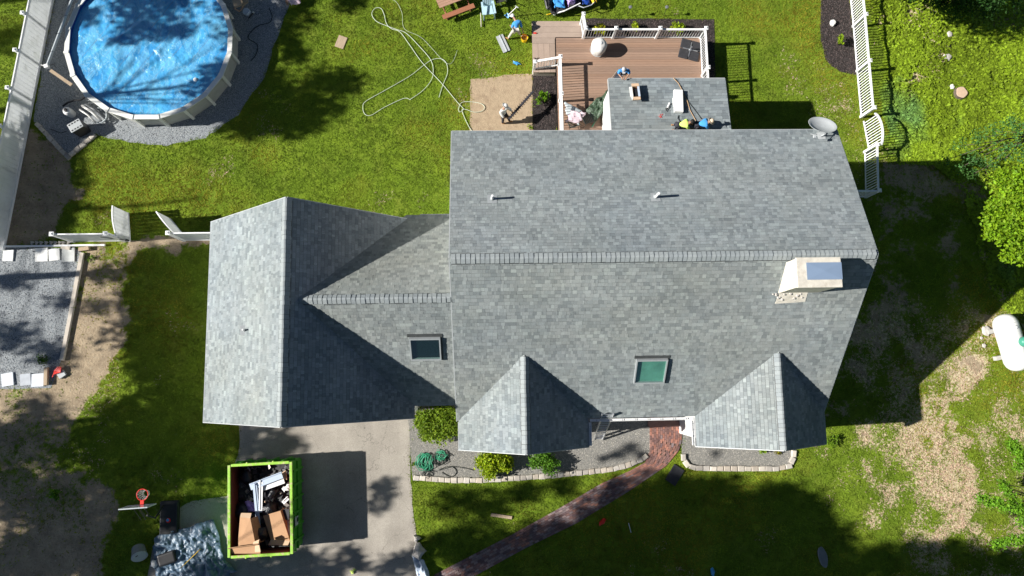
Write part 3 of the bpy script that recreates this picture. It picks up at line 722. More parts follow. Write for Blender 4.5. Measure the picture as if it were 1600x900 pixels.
for (ro, xr_, yf, z, pl), (xa, xb) in ((G1, (lx1, rx1)), (G2, (lx2, rx2))):
    wl = MB(); gable_body_y(wl, yf+.28, YF+ov+.01, xa+.32, xb-.32, z-pl*(xr_-xa-.32)-d, z-pl*(xb-.32-xr_)-d, xr_, z-d)
    w_ = wl.build('gable_wall', M['siding'], house)
    # front window with frame and panes
    f = MB(); cx = (xa+xb)/2; y = yf+.26
    for dx in (-1, 1): f.box((cx+dx*.82, y, 1.95), (.10, .07, 1.5))
    for dz in (-.72, .0, .72): f.box((cx, y+.002*dz, 1.95+dz), (1.72, .065, .09))
    f.box((cx, y-.01, 1.95), (.08, .06, 1.42)); fo = f.build('window', M['trimw'], w_)
    g_ = MB(); g_.box((cx, y+.01, 1.95), (1.6, .02, 1.4)); g_.build('pane', M['glass'], fo) if False else g_.build('window_pane', M['glass'], w_)
wl = MB(); wl.prism([(EX0+.12, YB-ov-.01), (EX1-.15, YB-ov-.01), (EX1-.15, EY1-.25), (EX0+.12, EY1-.25)], 0, EZ0-.17)
wl.build('rear_wing_wall', M['siding'], house)
ww = MB()   # sloping top of the wing's side walls
for x in (EX0+.135, EX1-.165): ww.add([(x-.014, YB-ov, EZ0-.2),(x+.014, YB-ov, EZ0-.2),(x+.014, EY1-.26, EZ0-.2),(x-.014, EY1-.26, EZ0-.2),(x-.014, YB-ov, wing_z(YB-ov)-.13),(x+.014, YB-ov, wing_z(YB-ov)-.13),(x+.014, EY1-.26, EZ0-.12),(x-.014, EY1-.26, EZ0-.12)], [(0,3,2,1),(4,5,6,7),(0,1,5,4),(1,2,6,5),(2,3,7,6),(3,0,4,7)])
ww.build('wing_side_trim', M['trimw'], house)
# drip edges / rake boards (white metal edge seen along the roofs)
def edge(pts, nm='rake_board', w=.03, h=.13, dz=-.10):
    mb = MB()
    for a, b_ in zip(pts, pts[1:]): mb.beam(Vector(a)+Vector((0,0,dz)), Vector(b_)+Vector((0,0,dz)), w, h)
    return mb.build(nm, M['dishm'], house)
o_ = .02
edge([(XL-o_, YF, ZF), (XL-o_, YR, ZR), (XL-o_, YB, ZB)]); edge([(XR+o_, YF, ZF), (XR+o_, YR, ZR), (XR+o_, YB, ZB)])
edge([(GX0, GY0-o_, GZE), (GXR, GY0-o_, GZR), (GX1, GY0-o_, GZ1)]); edge([(GX0, GY1+o_, GZE), (GXR, GY1+o_, GZR), (GX1-.3, GY1+o_, GZ1+.3*gpitch)])
edge([(EX0-o_, yw, EZ1), (EX0-o_, EY1, EZ0)]); edge([(EX1+o_, yw, EZ1), (EX1+o_, EY1, EZ0)])
edge([(GX0-o_, GY0, GZE), (GX0-o_, GY1, GZE)], 'eave_board'); edge([(XL, YB+o_, ZB), (XR, YB+o_, ZB)], 'eave_board')
edge([(EX0, EY1+.03, EZ0), (EX1, EY1+.03, EZ0)], 'eave_board'); edge([(XVe+.3, CYB+.02, GZE), (XL-.05, CYB+.02, GZE)], 'eave_board', .06, .15, -.04)
edge([(XVe, CYF-.02, GZE), (XL-.05, CYF-.02, GZE)], 'eave_board')
for (ro, xr_, yf, z, pl), (xa, xb) in ((G1, (lx1, rx1)), (G2, (lx2, rx2))):
    edge([(xa, yf-o_, z-pl*(xr_-xa)), (xr_, yf-o_, z), (xb, yf-o_, z-pl*(xb-xr_))])
    edge([(xa-o_, yf, z-pl*(xr_-xa)), (xa-o_, YF-.05, z-pl*(xr_-xa))], 'eave_board'); edge([(xb+o_, yf, z-pl*(xb-xr_)), (xb+o_, YF-.05, z-pl*(xb-xr_))], 'eave_board')
# open gutters on the front, with hangers, as the photograph shows between the gables
def gutter(a, b_, side, nh):
    a, b_ = Vector(a), Vector(b_); s = Vector(side); mb = MB()
    for o1, w1, h1, dz in ((.02, .02, .10, -.05), (.12, .02, .10, -.05)): mb.beam(a + s*o1 + Vector((0,0,dz)), b_ + s*o1 + Vector((0,0,dz)), w1, h1)
    mb.beam(a + s*.07 + Vector((0,0,-.095)), b_ + s*.07 + Vector((0,0,-.095)), .08, .015)
    g = mb.build('gutter', M['trimw'], house)
    for i in range(nh):
        p = a.lerp(b_, (i+.5)/nh); h = MB(); h.box(p + s*.07 + Vector((0,0,-.012)), (.035 + abs(s.y)*0, .12, .012), rz=0 if abs(s.y) > .5 else pi/2); h.build('gutter_hanger', M['steel'], g)
gutter((rx1+.10, YF-.03, ZF), (lx2-.10, YF-.03, ZF), (0,-1,0), 8)
gutter((rx1+.03, G1[2]+.05, ZF-.02), (rx1+.03, YF-.2, ZF-.02), (1,0,0), 3); gutter((lx2-.03, G2[2]+.05, ZF-.02), (lx2-.03, YF-.2, ZF-.02), (-1,0,0), 4)
# front door with step, garage doors
mb = MB(); dx = at(1040, 655, .5).x; mb.box((dx, YF+ov-.03, 1.55), (1.0, .06, 2.1)); dr_ = mb.build('front_door', M['redwood'], house)
mb = MB(); mb.lathe([(.001,0),(.03,.01),(.03,.05),(.001,.06)], (dx+.4, YF+ov-.09, 1.5), 8); mb.build('door_handle', M['steel'], dr_)
mb = MB(); 
for s1 in (-.56, .56): mb.box((dx+s1, YF+ov-.05, 1.55), (.12, .09, 2.2))
mb.box((dx, YF+ov-.051, 2.72), (1.24, .09, .12)); mb.build('door_frame', M['trimw'], house)
mb = MB(); mb.prism([(dx-.85, YF+ov-.02), (dx+.95, YF+ov-.02), (dx+.95, YF-.75), (dx-.85, YF-.75)], 0, .16); mb.prism([(dx-.8, YF+ov-.03), (dx+.9, YF+ov-.03), (dx+.9, YF-.35), (dx-.8, YF-.35)], .16, .32)
mb.build('door_step', M['brick'], house, tint=True)
for gx_ in (-11.3, -8.6 , -5.9):
    if gx_ > GX1-1.2: continue
    mb = MB(); mb.box((gx_, GY0+.17, 1.25), (2.35, .08, 2.4)); gd = mb.build('garage_door', M['trimw'], house)
    for r_ in range(4):
        for c2 in range(4):
            p_ = MB(); p_.box((gx_-.86+c2*.573, GY0+.12, .38+r_*.58), (.46, .03, .42)); p_.build('door_panel', M['vinyl'], gd)
for x_ in (.8, 3.2, 12.5, 14.2):
    w_ = MB()
    if lx1 < x_ < rx1 or lx2 < x_ < rx2: continue
    w_.box((x_, YF+ov-.03, 2.1), (1.0, .06, 1.4)); w_ = w_.build('window', M['trimw'], house); p_ = MB(); p_.box((x_, YF+ov-.065, 2.1), (.84, .02, 1.24)); p_.build('window_pane', M['glass'], w_)
for x_ in (1.2, 4.0, 13.4):
    for z_ in (2.0, 5.3):
        w_ = MB(); w_.box((x_, YB-ov+.03, z_), (1.0, .06, 1.3)); w_ = w_.build('window', M['trimw'], house); p_ = MB(); p_.box((x_, YB-ov+.065, z_), (.84, .02, 1.14)); p_.build('window_pane', M['glass'], w_)

# skylights: curb, frame and glass set proud of the slope
def skylight(pxs, zfun, roof, label, gl, slope, east_dark=.20):
    c = []
    for x, y in pxs:
        z = 5
        for _ in range(30): p = at(x, y, z); z = zfun(p.y)
        c.append(at(x, y, z))
    x0_, x1_ = (c[0].x+c[3].x)/2, (c[1].x+c[2].x)/2; yt, yb_ = (c[0].y+c[1].y)/2, (c[2].y+c[3].y)/2
    up = Vector((0, -slope, 1)).normalized()
    def Q(x, y, h): return Vector((x, y, zfun(y))) + up*h
    w = .055; hgt = .15; mb = MB()
    for a, b_, c4, d4 in (((x0_,yt),(x1_,yt),(x1_,yt-w),(x0_,yt-w)), ((x0_,yb_+w),(x1_,yb_+w),(x1_,yb_),(x0_,yb_)), ((x0_,yt-w),(x0_+w,yt-w),(x0_+w,yb_+w),(x0_,yb_+w)), ((x1_-w,yt-w),(x1_,yt-w),(x1_,yb_+w),(x1_-w,yb_+w))):
        q = [Q(*p, hgt) for p in (d4, c4, b_, a)]; mb.slab(q, hgt+.02)
    f = mb.build('skylight', M['frame'], roof, label=label)
    mb = MB(); mb.slab([Q(x0_+w, yb_+w, .028), Q(x1_-w, yb_+w, .028), Q(x1_-w, yt-w, .028), Q(x0_+w, yt-w, .028)], .02); mb.build('skylight_well', gl, roof)
    mb = MB(); mb.slab([Q(x0_+w*.9, yb_+w*.9, hgt*.86), Q(x1_-w*.9, yb_+w*.9, hgt*.86), Q(x1_-w*.9, yt-w*.9, hgt*.86), Q(x0_+w*.9, yt-w*.9, hgt*.86)], .006); mb.build('skylight_pane', M['pane'], roof)
    mb = MB()
    for a, b_, c4, d4 in (((x0_-.09,yt+.12),(x1_+.09,yt+.12),(x1_+.09,yt+.005),(x0_-.09,yt+.005)), ((x1_+.005,yt),(x1_+.08,yt),(x1_+.08,yb_-.05),(x1_+.005,yb_-.05))):
        mb.slab([Q(*p, .035) for p in (d4, c4, b_, a)], .03)
    mb.build('skylight_flashing', M['bronze'], roof)
cps = -(CZR-GZE)/(CYR-CYF)
skylight([(640,526),(688,526),(690,560),(642,560)], lambda y: CZR-(CYR-y)*cp, con_f, 'dark-glassed skylight', M['glass'], cp)
skylight([(993,560),(1041,559),(1039,596),(990,597)], front_z, main_front, 'green-tinted skylight', M['gglass'], (ZR-ZF)/(YR-YF))
# plumbing vents
def vent(px, py, zfun, h, roof, r=.055, tilt=(0,0)):
    z = 8
    for _ in range(30): p = at(px, py, z); z = zfun(p)
    mb = MB(); top = p + Vector((tilt[0], tilt[1], h)); mb.tube([p - Vector((0,0,.05)), top], r, 12, r1=r*.96)
    mb.lathe([(r*.9, 0), (r*.9, .004)], top, 12)
    v_ = mb.build('vent_pipe', M['trimw'], roof, smooth=False)
    mb = MB(); mb.lathe([(r*2.4, 0), (r*1.7, .03), (r*1.25, .10), (r*1.1, .12)], p - Vector((0,0,.02)), 12); mb.slab([p + Vector((-.2,-.2,.0)) + Vector((0,0,zfun(p+Vector((0,-.2,0)))-p.z+.022)), p + Vector((.2,-.2,zfun(p+Vector((0,-.2,0)))-p.z+.022)), p + Vector((.2,.2,zfun(p+Vector((0,.2,0)))-p.z+.022)), p + Vector((-.2,.2,zfun(p+Vector((0,.2,0)))-p.z+.022))], .01)
    mb.build('vent_boot', M['frame'], roof)
vent(769, 311, lambda p: back_z(p.y), .55, main_back); vent(1024, 308, lambda p: back_z(p.y), .60, main_back, .06)
vent(383, 516, lambda p: GZR-(GXR-p.x)*gpitch, .32, gar_w, .04)
# chimney: stucco stack with a sloping shoulder and a sheet-metal cap
def onfront(px, py):
    z = 7
    for _ in range(40): p = at(px, py, z); z = front_z(p.y)
    return p
CZT = ZR + .75
ct = [at(1246, 404, CZT), at(1313, 402, CZT), at(1315, 447, CZT), at(1247, 449, CZT)]
cx0, cx1, cy1, cy0 = (ct[0].x+ct[3].x)/2, (ct[1].x+ct[2].x)/2, (ct[0].y+ct[1].y)/2, (ct[2].y+ct[3].y)/2
ch = MB(); ch.prism([(cx0, cy0), (cx1, cy0), (cx1, cy1), (cx0, cy1)], front_z(cy0)-.4, CZT-.10)
ch.prism([(cx0-.03, cy0-.03), (cx1+.03, cy0-.03), (cx1+.03, cy1+.03), (cx0-.03, cy1+.03)], CZT-.10, CZT)
zb0, zb1 = front_z(cy0)-.2, front_z(cy1)-.2      # sloping western shoulder
xw = at(1219, 452, front_z(cy0)).x
ch.add([(xw, cy0-.02, zb0), (cx0+.01, cy0-.02, zb0), (cx0+.01, cy1-.02, zb1), (xw+.18, cy1-.02, zb1), (xw+.10, cy0+.02, zb0+.36), (cx0+.01, cy0-.0, CZT-.12), (cx0+.01, cy1-.03, CZT-.12), (xw+.35, cy1-.05, ZR+.35)],
       [(0,3,2,1),(0,1,5,4),(1,2,6,5),(2,3,7,6),(3,0,4,7),(4,5,6,7)])
cho = ch.build('chimney', M['stucco'], main_front); bev(cho, .015)
mb = MB(); q = [(cx0+.36, cy0+.30), (cx1-.02, cy0+.30), (cx1-.02, cy1-.22), (cx0+.36, cy1-.22)]
mb.prism(q, CZT+.005, CZT+.07); zc = CZT+.10; xm, ym = (q[0][0]+q[1][0])/2, (q[0][1]+q[2][1])/2
mb.add([(q[0][0]-.03, q[0][1]-.03, CZT+.072), (q[1][0]+.03, q[1][1]-.03, CZT+.072), (q[2][0]+.03, q[2][1]+.03, CZT+.072), (q[3][0]-.03, q[3][1]+.03, CZT+.072), (xm, ym, CZT+.10)], [(0,1,4),(1,2,4),(2,3,4),(3,0,4),(0,3,2,1)])
mb.build('chimney_cap', M['skysteel'], main_front)
mb = MB(); fr = onfront(1225, 456); 
mb.slab([Vector((xw-.12, cy0-.42, front_z(cy0-.42)+.03)), Vector((cx0+1.25, cy0-.36, front_z(cy0-.36)+.03)), Vector((cx0+1.25, cy0+.02, front_z(cy0+.02)+.03)), Vector((xw-.05, cy0+.02, front_z(cy0+.02)+.03))], .02); mb.build('chimney_flashing', M['stucco'], main_front)
mb = MB()
for k in range(14):
    a = random.uniform(cx0-.35, cx0+1.2); y = cy0 - random.uniform(.03, .30); r = random.uniform(.03, .075); mb.lathe([(r*.9, -.02), (r, .01), (r*.6, .04)], (a, y, front_z(y)+.035), 6, wob=.3)
mb.build('mortar_debris', M['stone'], main_front, kind='stuff')
# ------------------------------------------------------------------ deck
DZ = 1.05; RZ = 2.12
deck = wthing('deck', 'brown composite deck with white railings behind the house', 'deck', at(985, 110, 0))
dl = at(876, 86, RZ+.1).x; dr2 = at(1104, 60, RZ).x; dt = at(985, 45, RZ).y; db = YB-.4
ws = at(832, 90, .55).x; wt_ = at(870, 33, .55).y
fr = MB()
for x in np.linspace(dl+.1, dr2-.1, 7): fr.beam((x, db, DZ-.15), (x, dt, DZ-.15), .05, .22)
fr.beam((dl-.12, db, DZ-.13), (dl-.12, dt+.06, DZ-.13), .04, .25); fr.beam((dl-.12, dt+.06, DZ-.13), (dr2+.08, dt+.06, DZ-.13), .04, .25); fr.beam((dr2+.08, db, DZ-.13), (dr2+.08, dt+.06, DZ-.13), .04, .25)
fr.build('deck_frame', M['deckl'], deck)
bw = .139; y = dt+.04; k = 0
while y - bw > db - .1:
    xe = dr2+.06
    o_b = MB(); s = random.uniform(.86, 1.14); wv = random.uniform(-.03, .03)
    o_b.box(((dl-.1+xe)/2, y-bw/2, DZ-.012), (xe-dl+.1, bw-.008, .025), col=(s*(1+wv), s, s*(1-wv)))
    o_b.build('deck_board', M['deck'], deck, tint=True); y -= bw
# lower step landing wrapping the corner
y = wt_; xr2 = at(911, 40, .55).x; n = 0
while n < 4:
    o_b = MB(); s = random.uniform(.92, 1.1); o_b.box(((ws+xr2)/2, y-.165, .54), (xr2-ws, .322, .03), col=(s, s, s)); o_b.build('landing_board', M['deckl'], deck, tint=True); y -= .33; n += 1
ytop = y; x = ws; yb2 = at(850, 113, .55).y
while x < dl-.16:
    o_b = MB(); s = random.uniform(.90, 1.12); o_b.box((x+.16, (ytop+yb2)/2, .541), (.312, ytop-yb2-.008, .03), col=(s, s*.98, s*.97)); o_b.build('landing_board', M['deckl'], deck, tint=True); x += .322
mb = MB(); mb.prism([(ws+.04, yb2+.03), (dl-.12, yb2+.03), (dl-.12, ytop), (xr2, ytop), (xr2, wt_-.04), (ws+.04, wt_-.04)], .02, .52); mb.build('landing_base', M['timber'], deck)
def post(x, y, z0, z1, parent, w=.13, nm='post', m='vinyl'):
    mb = MB(); mb.box((x, y, (z0+z1)/2), (w, w, z1-z0)); p = mb.build(nm, M[m], parent)
    mb = MB(); mb.box((x, y, z1+.015), (w+.07, w+.07, .03)); h = w/2+.02
    mb.add([(x-h, y-h, z1+.03), (x+h, y-h, z1+.03), (x+h, y+h, z1+.03), (x-h, y+h, z1+.03), (x, y, z1+.09)], [(0,1,4),(1,2,4),(2,3,4),(3,0,4),(3,2,1,0)]); mb.build('post_cap', M[m], p)
    return p
def rails(a, b_, za, zb, parent, hgt=.95, pitch=.15, bal=.026, top=.10, nm='picket', low=.08, topf=None, m='vinyl'):
    """panel from a to b (x, y) standing on heights za, zb"""
    a, b_ = Vector((a[0], a[1], za)), Vector((b_[0], b_[1], zb)); up = Vector((0, 0, 1)); d = (b_-a); L_ = Vector((d.x, d.y, 0)).length
    mb = MB(); mb.beam(a+up*low, b_+up*low, .05, .07); mb.build('bottom_rail', M[m], parent)
    mb = MB()
    if topf:
        k = 14; pts = [a.lerp(b_, i/k) + up*(hgt+topf(i/k)) for i in range(k+1)]
        for p, q in zip(pts, pts[1:]): mb.beam(p, q, top, .06)
    else: mb.beam(a+up*hgt, b_+up*hgt, top, .06)
    mb.build('top_rail', M[m], parent)
    n = max(1, round(L_/pitch)-1); rz = atan2(d.y, d.x)
    for i in range(n):
        t = (i+1)/(n+1); p = a.lerp(b_, t); h = hgt-low-.03 + (topf(t) if topf else 0)
        mb = MB(); mb.box((p.x, p.y, p.z+low+h/2), (bal, bal, h), rz); mb.build(nm, M[m], parent)
cz = RZ+.04
p0 = at(915.5, 46, cz); p1 = at(963, 44, cz); p2 = at(1032, 43, cz); p3 = at(1102, 42, cz); yT = (p0.y+p1.y+p2.y+p3.y)/4
xs = [p0.x, p1.x, p2.x, dr2]
for x in xs: post(x, yT, DZ, cz, deck)
for a, b_ in zip(xs, xs[1:]): rails((a+.07, yT), (b_-.07, yT), DZ, DZ, deck)
pr = at(1108, 105, cz); post(dr2, pr.y, DZ, cz, deck)
rails((dr2, yT-.07), (dr2, pr.y+.07), DZ, DZ, deck); rails((dr2, pr.y-.07), (dr2, EY1+.05), DZ, DZ, deck)
ya = at(876, 88, cz).y; yb_ = at(878, 146, cz).y; yc = YB-.3
for y in (ya, yb_): post(dl, y, DZ, cz, deck)
rails((dl, ya-.07), (dl, yb_+.07), DZ, DZ, deck, top=.13, pitch=.145); rails((dl, yb_-.07), (dl, yc), DZ, DZ, deck, top=.13, pitch=.145)
# stair rails
ps = at(836, 95, 1.5); post(ps.x, ps.y-.05, 0, 1.5, deck); rails((dl-.07, ya), (ps.x+.07, ps.y), DZ, .45, deck, .98)
pq = at(912, 21, 1.75); post(pq.x, pq.y, .5, 1.72, deck); rails((p0.x, yT+.07), (pq.x, pq.y-.07), DZ, .65, deck, top=.15)

# things on the deck
t = wthing('covered_grill', 'round table grill under a white fitted cover on the deck', 'grill', at(940, 82, DZ)); g = at(937, 68, DZ+.85)
mb = MB(); prof = [(.30,0),(.36,.10),(.40,.35),(.42,.62),(.41,.74),(.34,.84),(.22,.90),(.06,.93),(.001,.935)]
mb.lathe(prof, (g.x, g.y-.02, DZ+.01), 28, wob=.035); mb.build('cover', M['shirt_w'], t, smooth=True)
mb = MB(); mb.lathe([(.09,0),(.10,.02),(.05,.03),(.001,.032)], (g.x+.02, g.y, DZ+.94), 12); mb.build('cover_vent', M['trimw'], t)
mb = MB(); mb.tube([Vector((g.x+cos(a)*.415, g.y-.02+sin(a)*.415, DZ+.20)) for a in np.linspace(0, 2*pi, 28, endpoint=False)], .012, 5, closed=True); mb.build('cover_cord', M['greyw'], t)
u = at(1078, 78, DZ+.06)
t = thing('umbrella_base', 'dark square four-slab umbrella base on the deck corner', 'umbrella base', (u.x, u.y, DZ+.002), radians(-15))
for i, j in ((-1,-1),(1,-1),(1,1),(-1,1)):
    mb = MB(); mb.box((i*.29, j*.29, .045), (.55, .55, .085)); b1 = mb.build('base_slab', M['dark'], t); bev(b1, .05, 3)
mb = MB(); mb.lathe([(.09,.06),(.09,.12),(.035,.13),(.035,.42),(.001,.42)], n=12); mb.build('umbrella_socket', M['steel'], t)
mb = MB()
for a in range(4): mb.beam((0, 0, .11), (cos(a*pi/2)*.42, sin(a*pi/2)*.42, .10), .05, .03)
mb.build('cross_arm', M['steel'], t)
def patio_chair(loc, rz, label):
    t = thing('patio_chair', label, 'chair', loc, rz, 'patio chairs on the deck')
    f = MB(); 
    for sx in (-.28, .28):
        f.tube([(sx, .30, 0), (sx, .28, .42), (sx, -.05, .62), (sx, -.30, .60)], .014, 6); f.tube([(sx, -.32, 0), (sx*.9, -.20, .40), (sx*.8, -.42, 1.0)], .014, 6)
    f.tube([(-.25, .25, .42), (.25, .25, .42)], .012, 6); f.tube([(-.22, -.42, 1.0), (.22, -.42, 1.0)], .012, 6); f.build('frame', M['hose_k'], t)
    for k in range(6):
        mb = MB(); mb.box((0, .24-k*.085, .42), (.5, .06, .012)); mb.build('seat_slat', M['hose_k'], t)
    for k in range(5):
        mb = MB(); z = .50+k*.11; mb.box((0, -.22-.2*(z-.4)/.6, z), (.44, .012, .07)); mb.build('back_slat', M['hose_k'], t)
    return t
c1 = at(893, 197, DZ); c2 = at(918, 190, DZ)
patio_chair((c1.x, c1.y+.02, DZ), radians(20), 'dark slatted patio chair by the deck railing under a pink cloth'); patio_chair((c2.x-.05, c2.y, DZ), radians(-70), 'dark patio chair between green canopy and house wall')
a1 = at(894, 188, DZ+.75)
def cloth(name, label, cat, px, z, m, amp=.08, nu=26, nv=22, seed=3, z1=None, parent=None):
    """crumpled sheet over the quadrilateral given by four pixels at height z"""
    q = [at(x, y, z) for x, y in px]
    def fn(u, v):
        p = q[0].lerp(q[1], u).lerp(q[3].lerp(q[2], u), v)
        w = abs(float(fbm(np.array([p.x*1.0]), np.array([p.y*1.0]), 1.5, seed, 5)[0]) - .5)*4 + float(fbm(np.array([p.x+p.y]), np.array([(p.x-p.y)*.3]), 3.2, seed+4, 3)[0])*.6
        e = sin(u*pi)*sin(v*pi)
        wob = (float(fbm(np.array([u*3.]), np.array([v*3.]), 1.4, seed+9)[0])-.5)*.25
        return p + Vector((wob, -wob, amp*w*(.4+.6*min(1, e*4)) + .012))
    mb = MB(); mb.grid(fn, nu, nv, th=.008); o = mb.build(name, m, parent, smooth=True)
    if label: tag(o, label, cat)
    return o
cloth('cushion', 'pale striped cushion sheet lying on the patio chair', 'cushion', [(882,158),(908,172),(904,196),(884,178)], DZ+.45, M['greyw'], .05, 14, 12, 5)
cloth('towel', 'pink and white cloth thrown over the deck chair', 'towel', [(893,174),(916,176),(910,190),(884,192)], DZ+.72, M['pinkw'], .08, 14, 12, 8)
cloth('folded_canopy', 'dark green folded canopy bundled beside the rear wing', 'canopy', [(950,140),(957,158),(928,190),(914,172)], DZ+.25, M['tarpg'], .24, 30, 26, 14)
t = wthing('folded_umbrella', 'green folded patio umbrella leaning by the rear wing wall', 'umbrella', at(940, 185, DZ))
mb = MB(); mb.tube([at(925, 198, DZ+.1), at(952, 150, DZ+.5)], .03, 8); mb.build('pole', M['hose_g'], t)
mb = MB(); mb.tube([at(930, 190, DZ+.25), at(938, 175, DZ+.5), at(950, 153, DZ+.55)], .05, 10, r1=.17); mb.build('canopy', M['tarpg'], t, smooth=True)
# yellow potted flowers and lights in the bed behind the railing are in the planting section

# ------------------------------------------------------------------ white picket fence on the right
pf = wthing('picket_fence', 'white vinyl picket fence with arched gate along the wild strip', 'fence', at(1340, 120))
FH = 1.30
def fpt(y): # base line of the fence in pixels
    pts = [(-40,1324),(0,1329),(95,1337),(168,1343),(228,1350),(302,1352)]
    for (a, xa), (b_, xb) in zip(pts, pts[1:]):
        if y <= b_: return at(xa + (xb-xa)*(y-a)/(b_-a), y)
    return at(1352, y)
bys = [-32, 42, 112, 183]
for y in bys: p = fpt(y); post(p.x, p.y, 0, FH+.12, pf, .14)
for a, b_ in zip(bys, bys[1:]):
    A, B = fpt(a), fpt(b_); rails((A.x, A.y-.08), (B.x, B.y+.08), 0, 0, pf, FH, .155, .042, .10)
A, B = fpt(190), fpt(238)
gt = rails((A.x+.10, A.y), (B.x+.26, B.y), 0, 0, pf, FH-.05, .155, .042, .10, 'gate_picket', topf=lambda t: .38*sin(t*pi)**.7)
post(B.x, B.y, 0, FH+.05, pf, .13); Cc = fpt(308); post(Cc.x, Cc.y, 0, FH+.12, pf, .14)
rails((B.x, B.y-.08), (Cc.x, Cc.y+.08), 0, 0, pf, FH, .155, .042, .10)
Wp = at(1300, 308); rails((Cc.x-.08, Cc.y), (XR-.2, Cc.y), 0, 0, pf, FH, .155, .042, .10)

# ------------------------------------------------------------------ white privacy fence on the left
vf = wthing('privacy_fence', 'tall solid white vinyl fence behind the round pool', 'fence', at(40, 190))
VH = 1.83
def vpt(y): return at(84 - (y)*.196, y)
A, B = vpt(-60), vpt(392); L_ = (B-A).length; d_ = (B-A)/L_; n = 8; nr = Vector((-d_.y, d_.x, 0))
for i in range(n):
    a, b_ = A + d_*L_*i/n, A + d_*L_*(i+1)/n
    # each bay: rails and tongue-and-groove boards
    dz = -.02*i*0
    pm = MB(); pm.beam(a+Vector((0,0,VH-.07)), b_+Vector((0,0,VH-.07)), .06, .14); pm.build('top_rail', M['vinyl'], vf)
    pm = MB(); pm.beam(a+Vector((0,0,.10)), b_+Vector((0,0,.10)), .08, .16); pm.build('bottom_rail', M['vinyl'], vf)
    k = 9
    for j in range(k):
        p, q = a.lerp(b_, (j+.006)/k), a.lerp(b_, (j+.994)/k); m_ = MB(); m_.beam(p+Vector((0,0,VH/2)), q+Vector((0,0,VH/2)), .035, VH-.24); m_.build('fence_board', M['vinylt'], vf)
    post(b_.x-.115, b_.y, 0, VH+.10, vf, .13) if i < n-1 else None
post(A.x-.115, A.y, 0, VH+.10, vf, .13)
# front screen with the open double gate
sf = wthing('gate_fence', 'white vinyl fence section with open double gate by the garage', 'fence', at(200, 380))
def solid(a, b_, zf0, zf1, parent, nb, nm='fence_board', z0=.08, curve=None):
    a, b_ = Vector((a[0], a[1], 0)), Vector((b_[0], b_[1], 0))
    for j in range(nb):
        t0, t1 = (j+.04)/nb, (j+.96)/nb; tm = (j+.5)/nb; zt = zf0+(zf1-zf0)*tm + (curve(tm) if curve else 0)
        p, q = a.lerp(b_, t0), a.lerp(b_, t1); m_ = MB(); m_.beam(p+Vector((0,0,(z0+zt)/2)), q+Vector((0,0,(z0+zt)/2)), .035, zt-z0); m_.build(nm, M['vinylt'], parent)
    pts = [a.lerp(b_, i/8) + Vector((0, 0, zf0+(zf1-zf0)*i/8 + (curve(i/8) if curve else 0))) for i in range(9)]
    m_ = MB(); [m_.beam(p, q, .06, .08) for p, q in zip(pts, pts[1:])]; m_.build('top_rail', M['vinyl'], parent)
    m_ = MB(); m_.beam(a+Vector((0,0,.1)), b_+Vector((0,0,.1)), .07, .12); m_.build('bottom_rail', M['vinyl'], parent)
fa, fb, fc = at(80, 367, 1.95), at(164, 365, 1.95), at(262, 362, 1.95)
yl = (fa.y+fb.y+fc.y)/3
post(fa.x, yl, 0, 1.93, sf, .15); post(fb.x, yl, 0, 1.93, sf, .15); post(fc.x, yl, 0, 1.93, sf, .15)
solid((fa.x+.1, yl), (fb.x-.1, yl), 1.83, 1.83, sf, 14); solid((fc.x+.1, yl), (GX0+ov, yl), 1.83, 1.83, sf, 9)
# low white rail running on to the left at the edge of the pad
lo = MB(); q0, q1 = at(-60, 386, .12), at(164, 383, .12); lo.beam(q0, q1, .09, .12); lo.build('ground_rail', M['vinyl'], sf)
# gate leaves, hinged and swung back
g0, g1 = at(203, 374, .2), at(165, 325, 1.75)
e0_ = Vector((at(201, 377, 0).x, yl-.02, 0)); e1_ = at(168, 328, 1.7); 
hl = Vector((fb.x+.12, yl-.02, 0)); L1 = Vector((at(196, 340, 1.0).x, at(196, 340, 1.0).y, 0))
leaf = at(203, 377, .08); leaf2 = at(165, 322, 1.75); solid((leaf.x, leaf.y), (leaf2.x+.28, leaf2.y+.05), 1.45, 1.62, sf, 8, 'gate_board', curve=lambda t: .16*sin(t*pi))
leafb = at(285, 372, .08); leaf3 = at(241, 330, 1.75); solid((fc.x+.12, yl+.08), (leaf3.x+.05, leaf3.y), 1.55, 1.62, sf, 8, 'gate_board', curve=lambda t: .16*sin(t*pi))
solid((fb.x+.1, yl-.0), (leaf.x, leaf.y), 1.70, 1.40, sf, 6)
for p, q in ((leaf, leaf2),):
    m_ = MB(); m_.beam(Vector((p.x+.04, p.y-.02, .5)), Vector((p.x-.95, p.y+.02, 1.15)), .03, .05); m_.build('gate_brace', M['black'], sf)
    m_ = MB(); m_.box((p.x+.03, p.y-.02, .45), (.16, .08, .12)); m_.build('hinge', M['black'], sf)

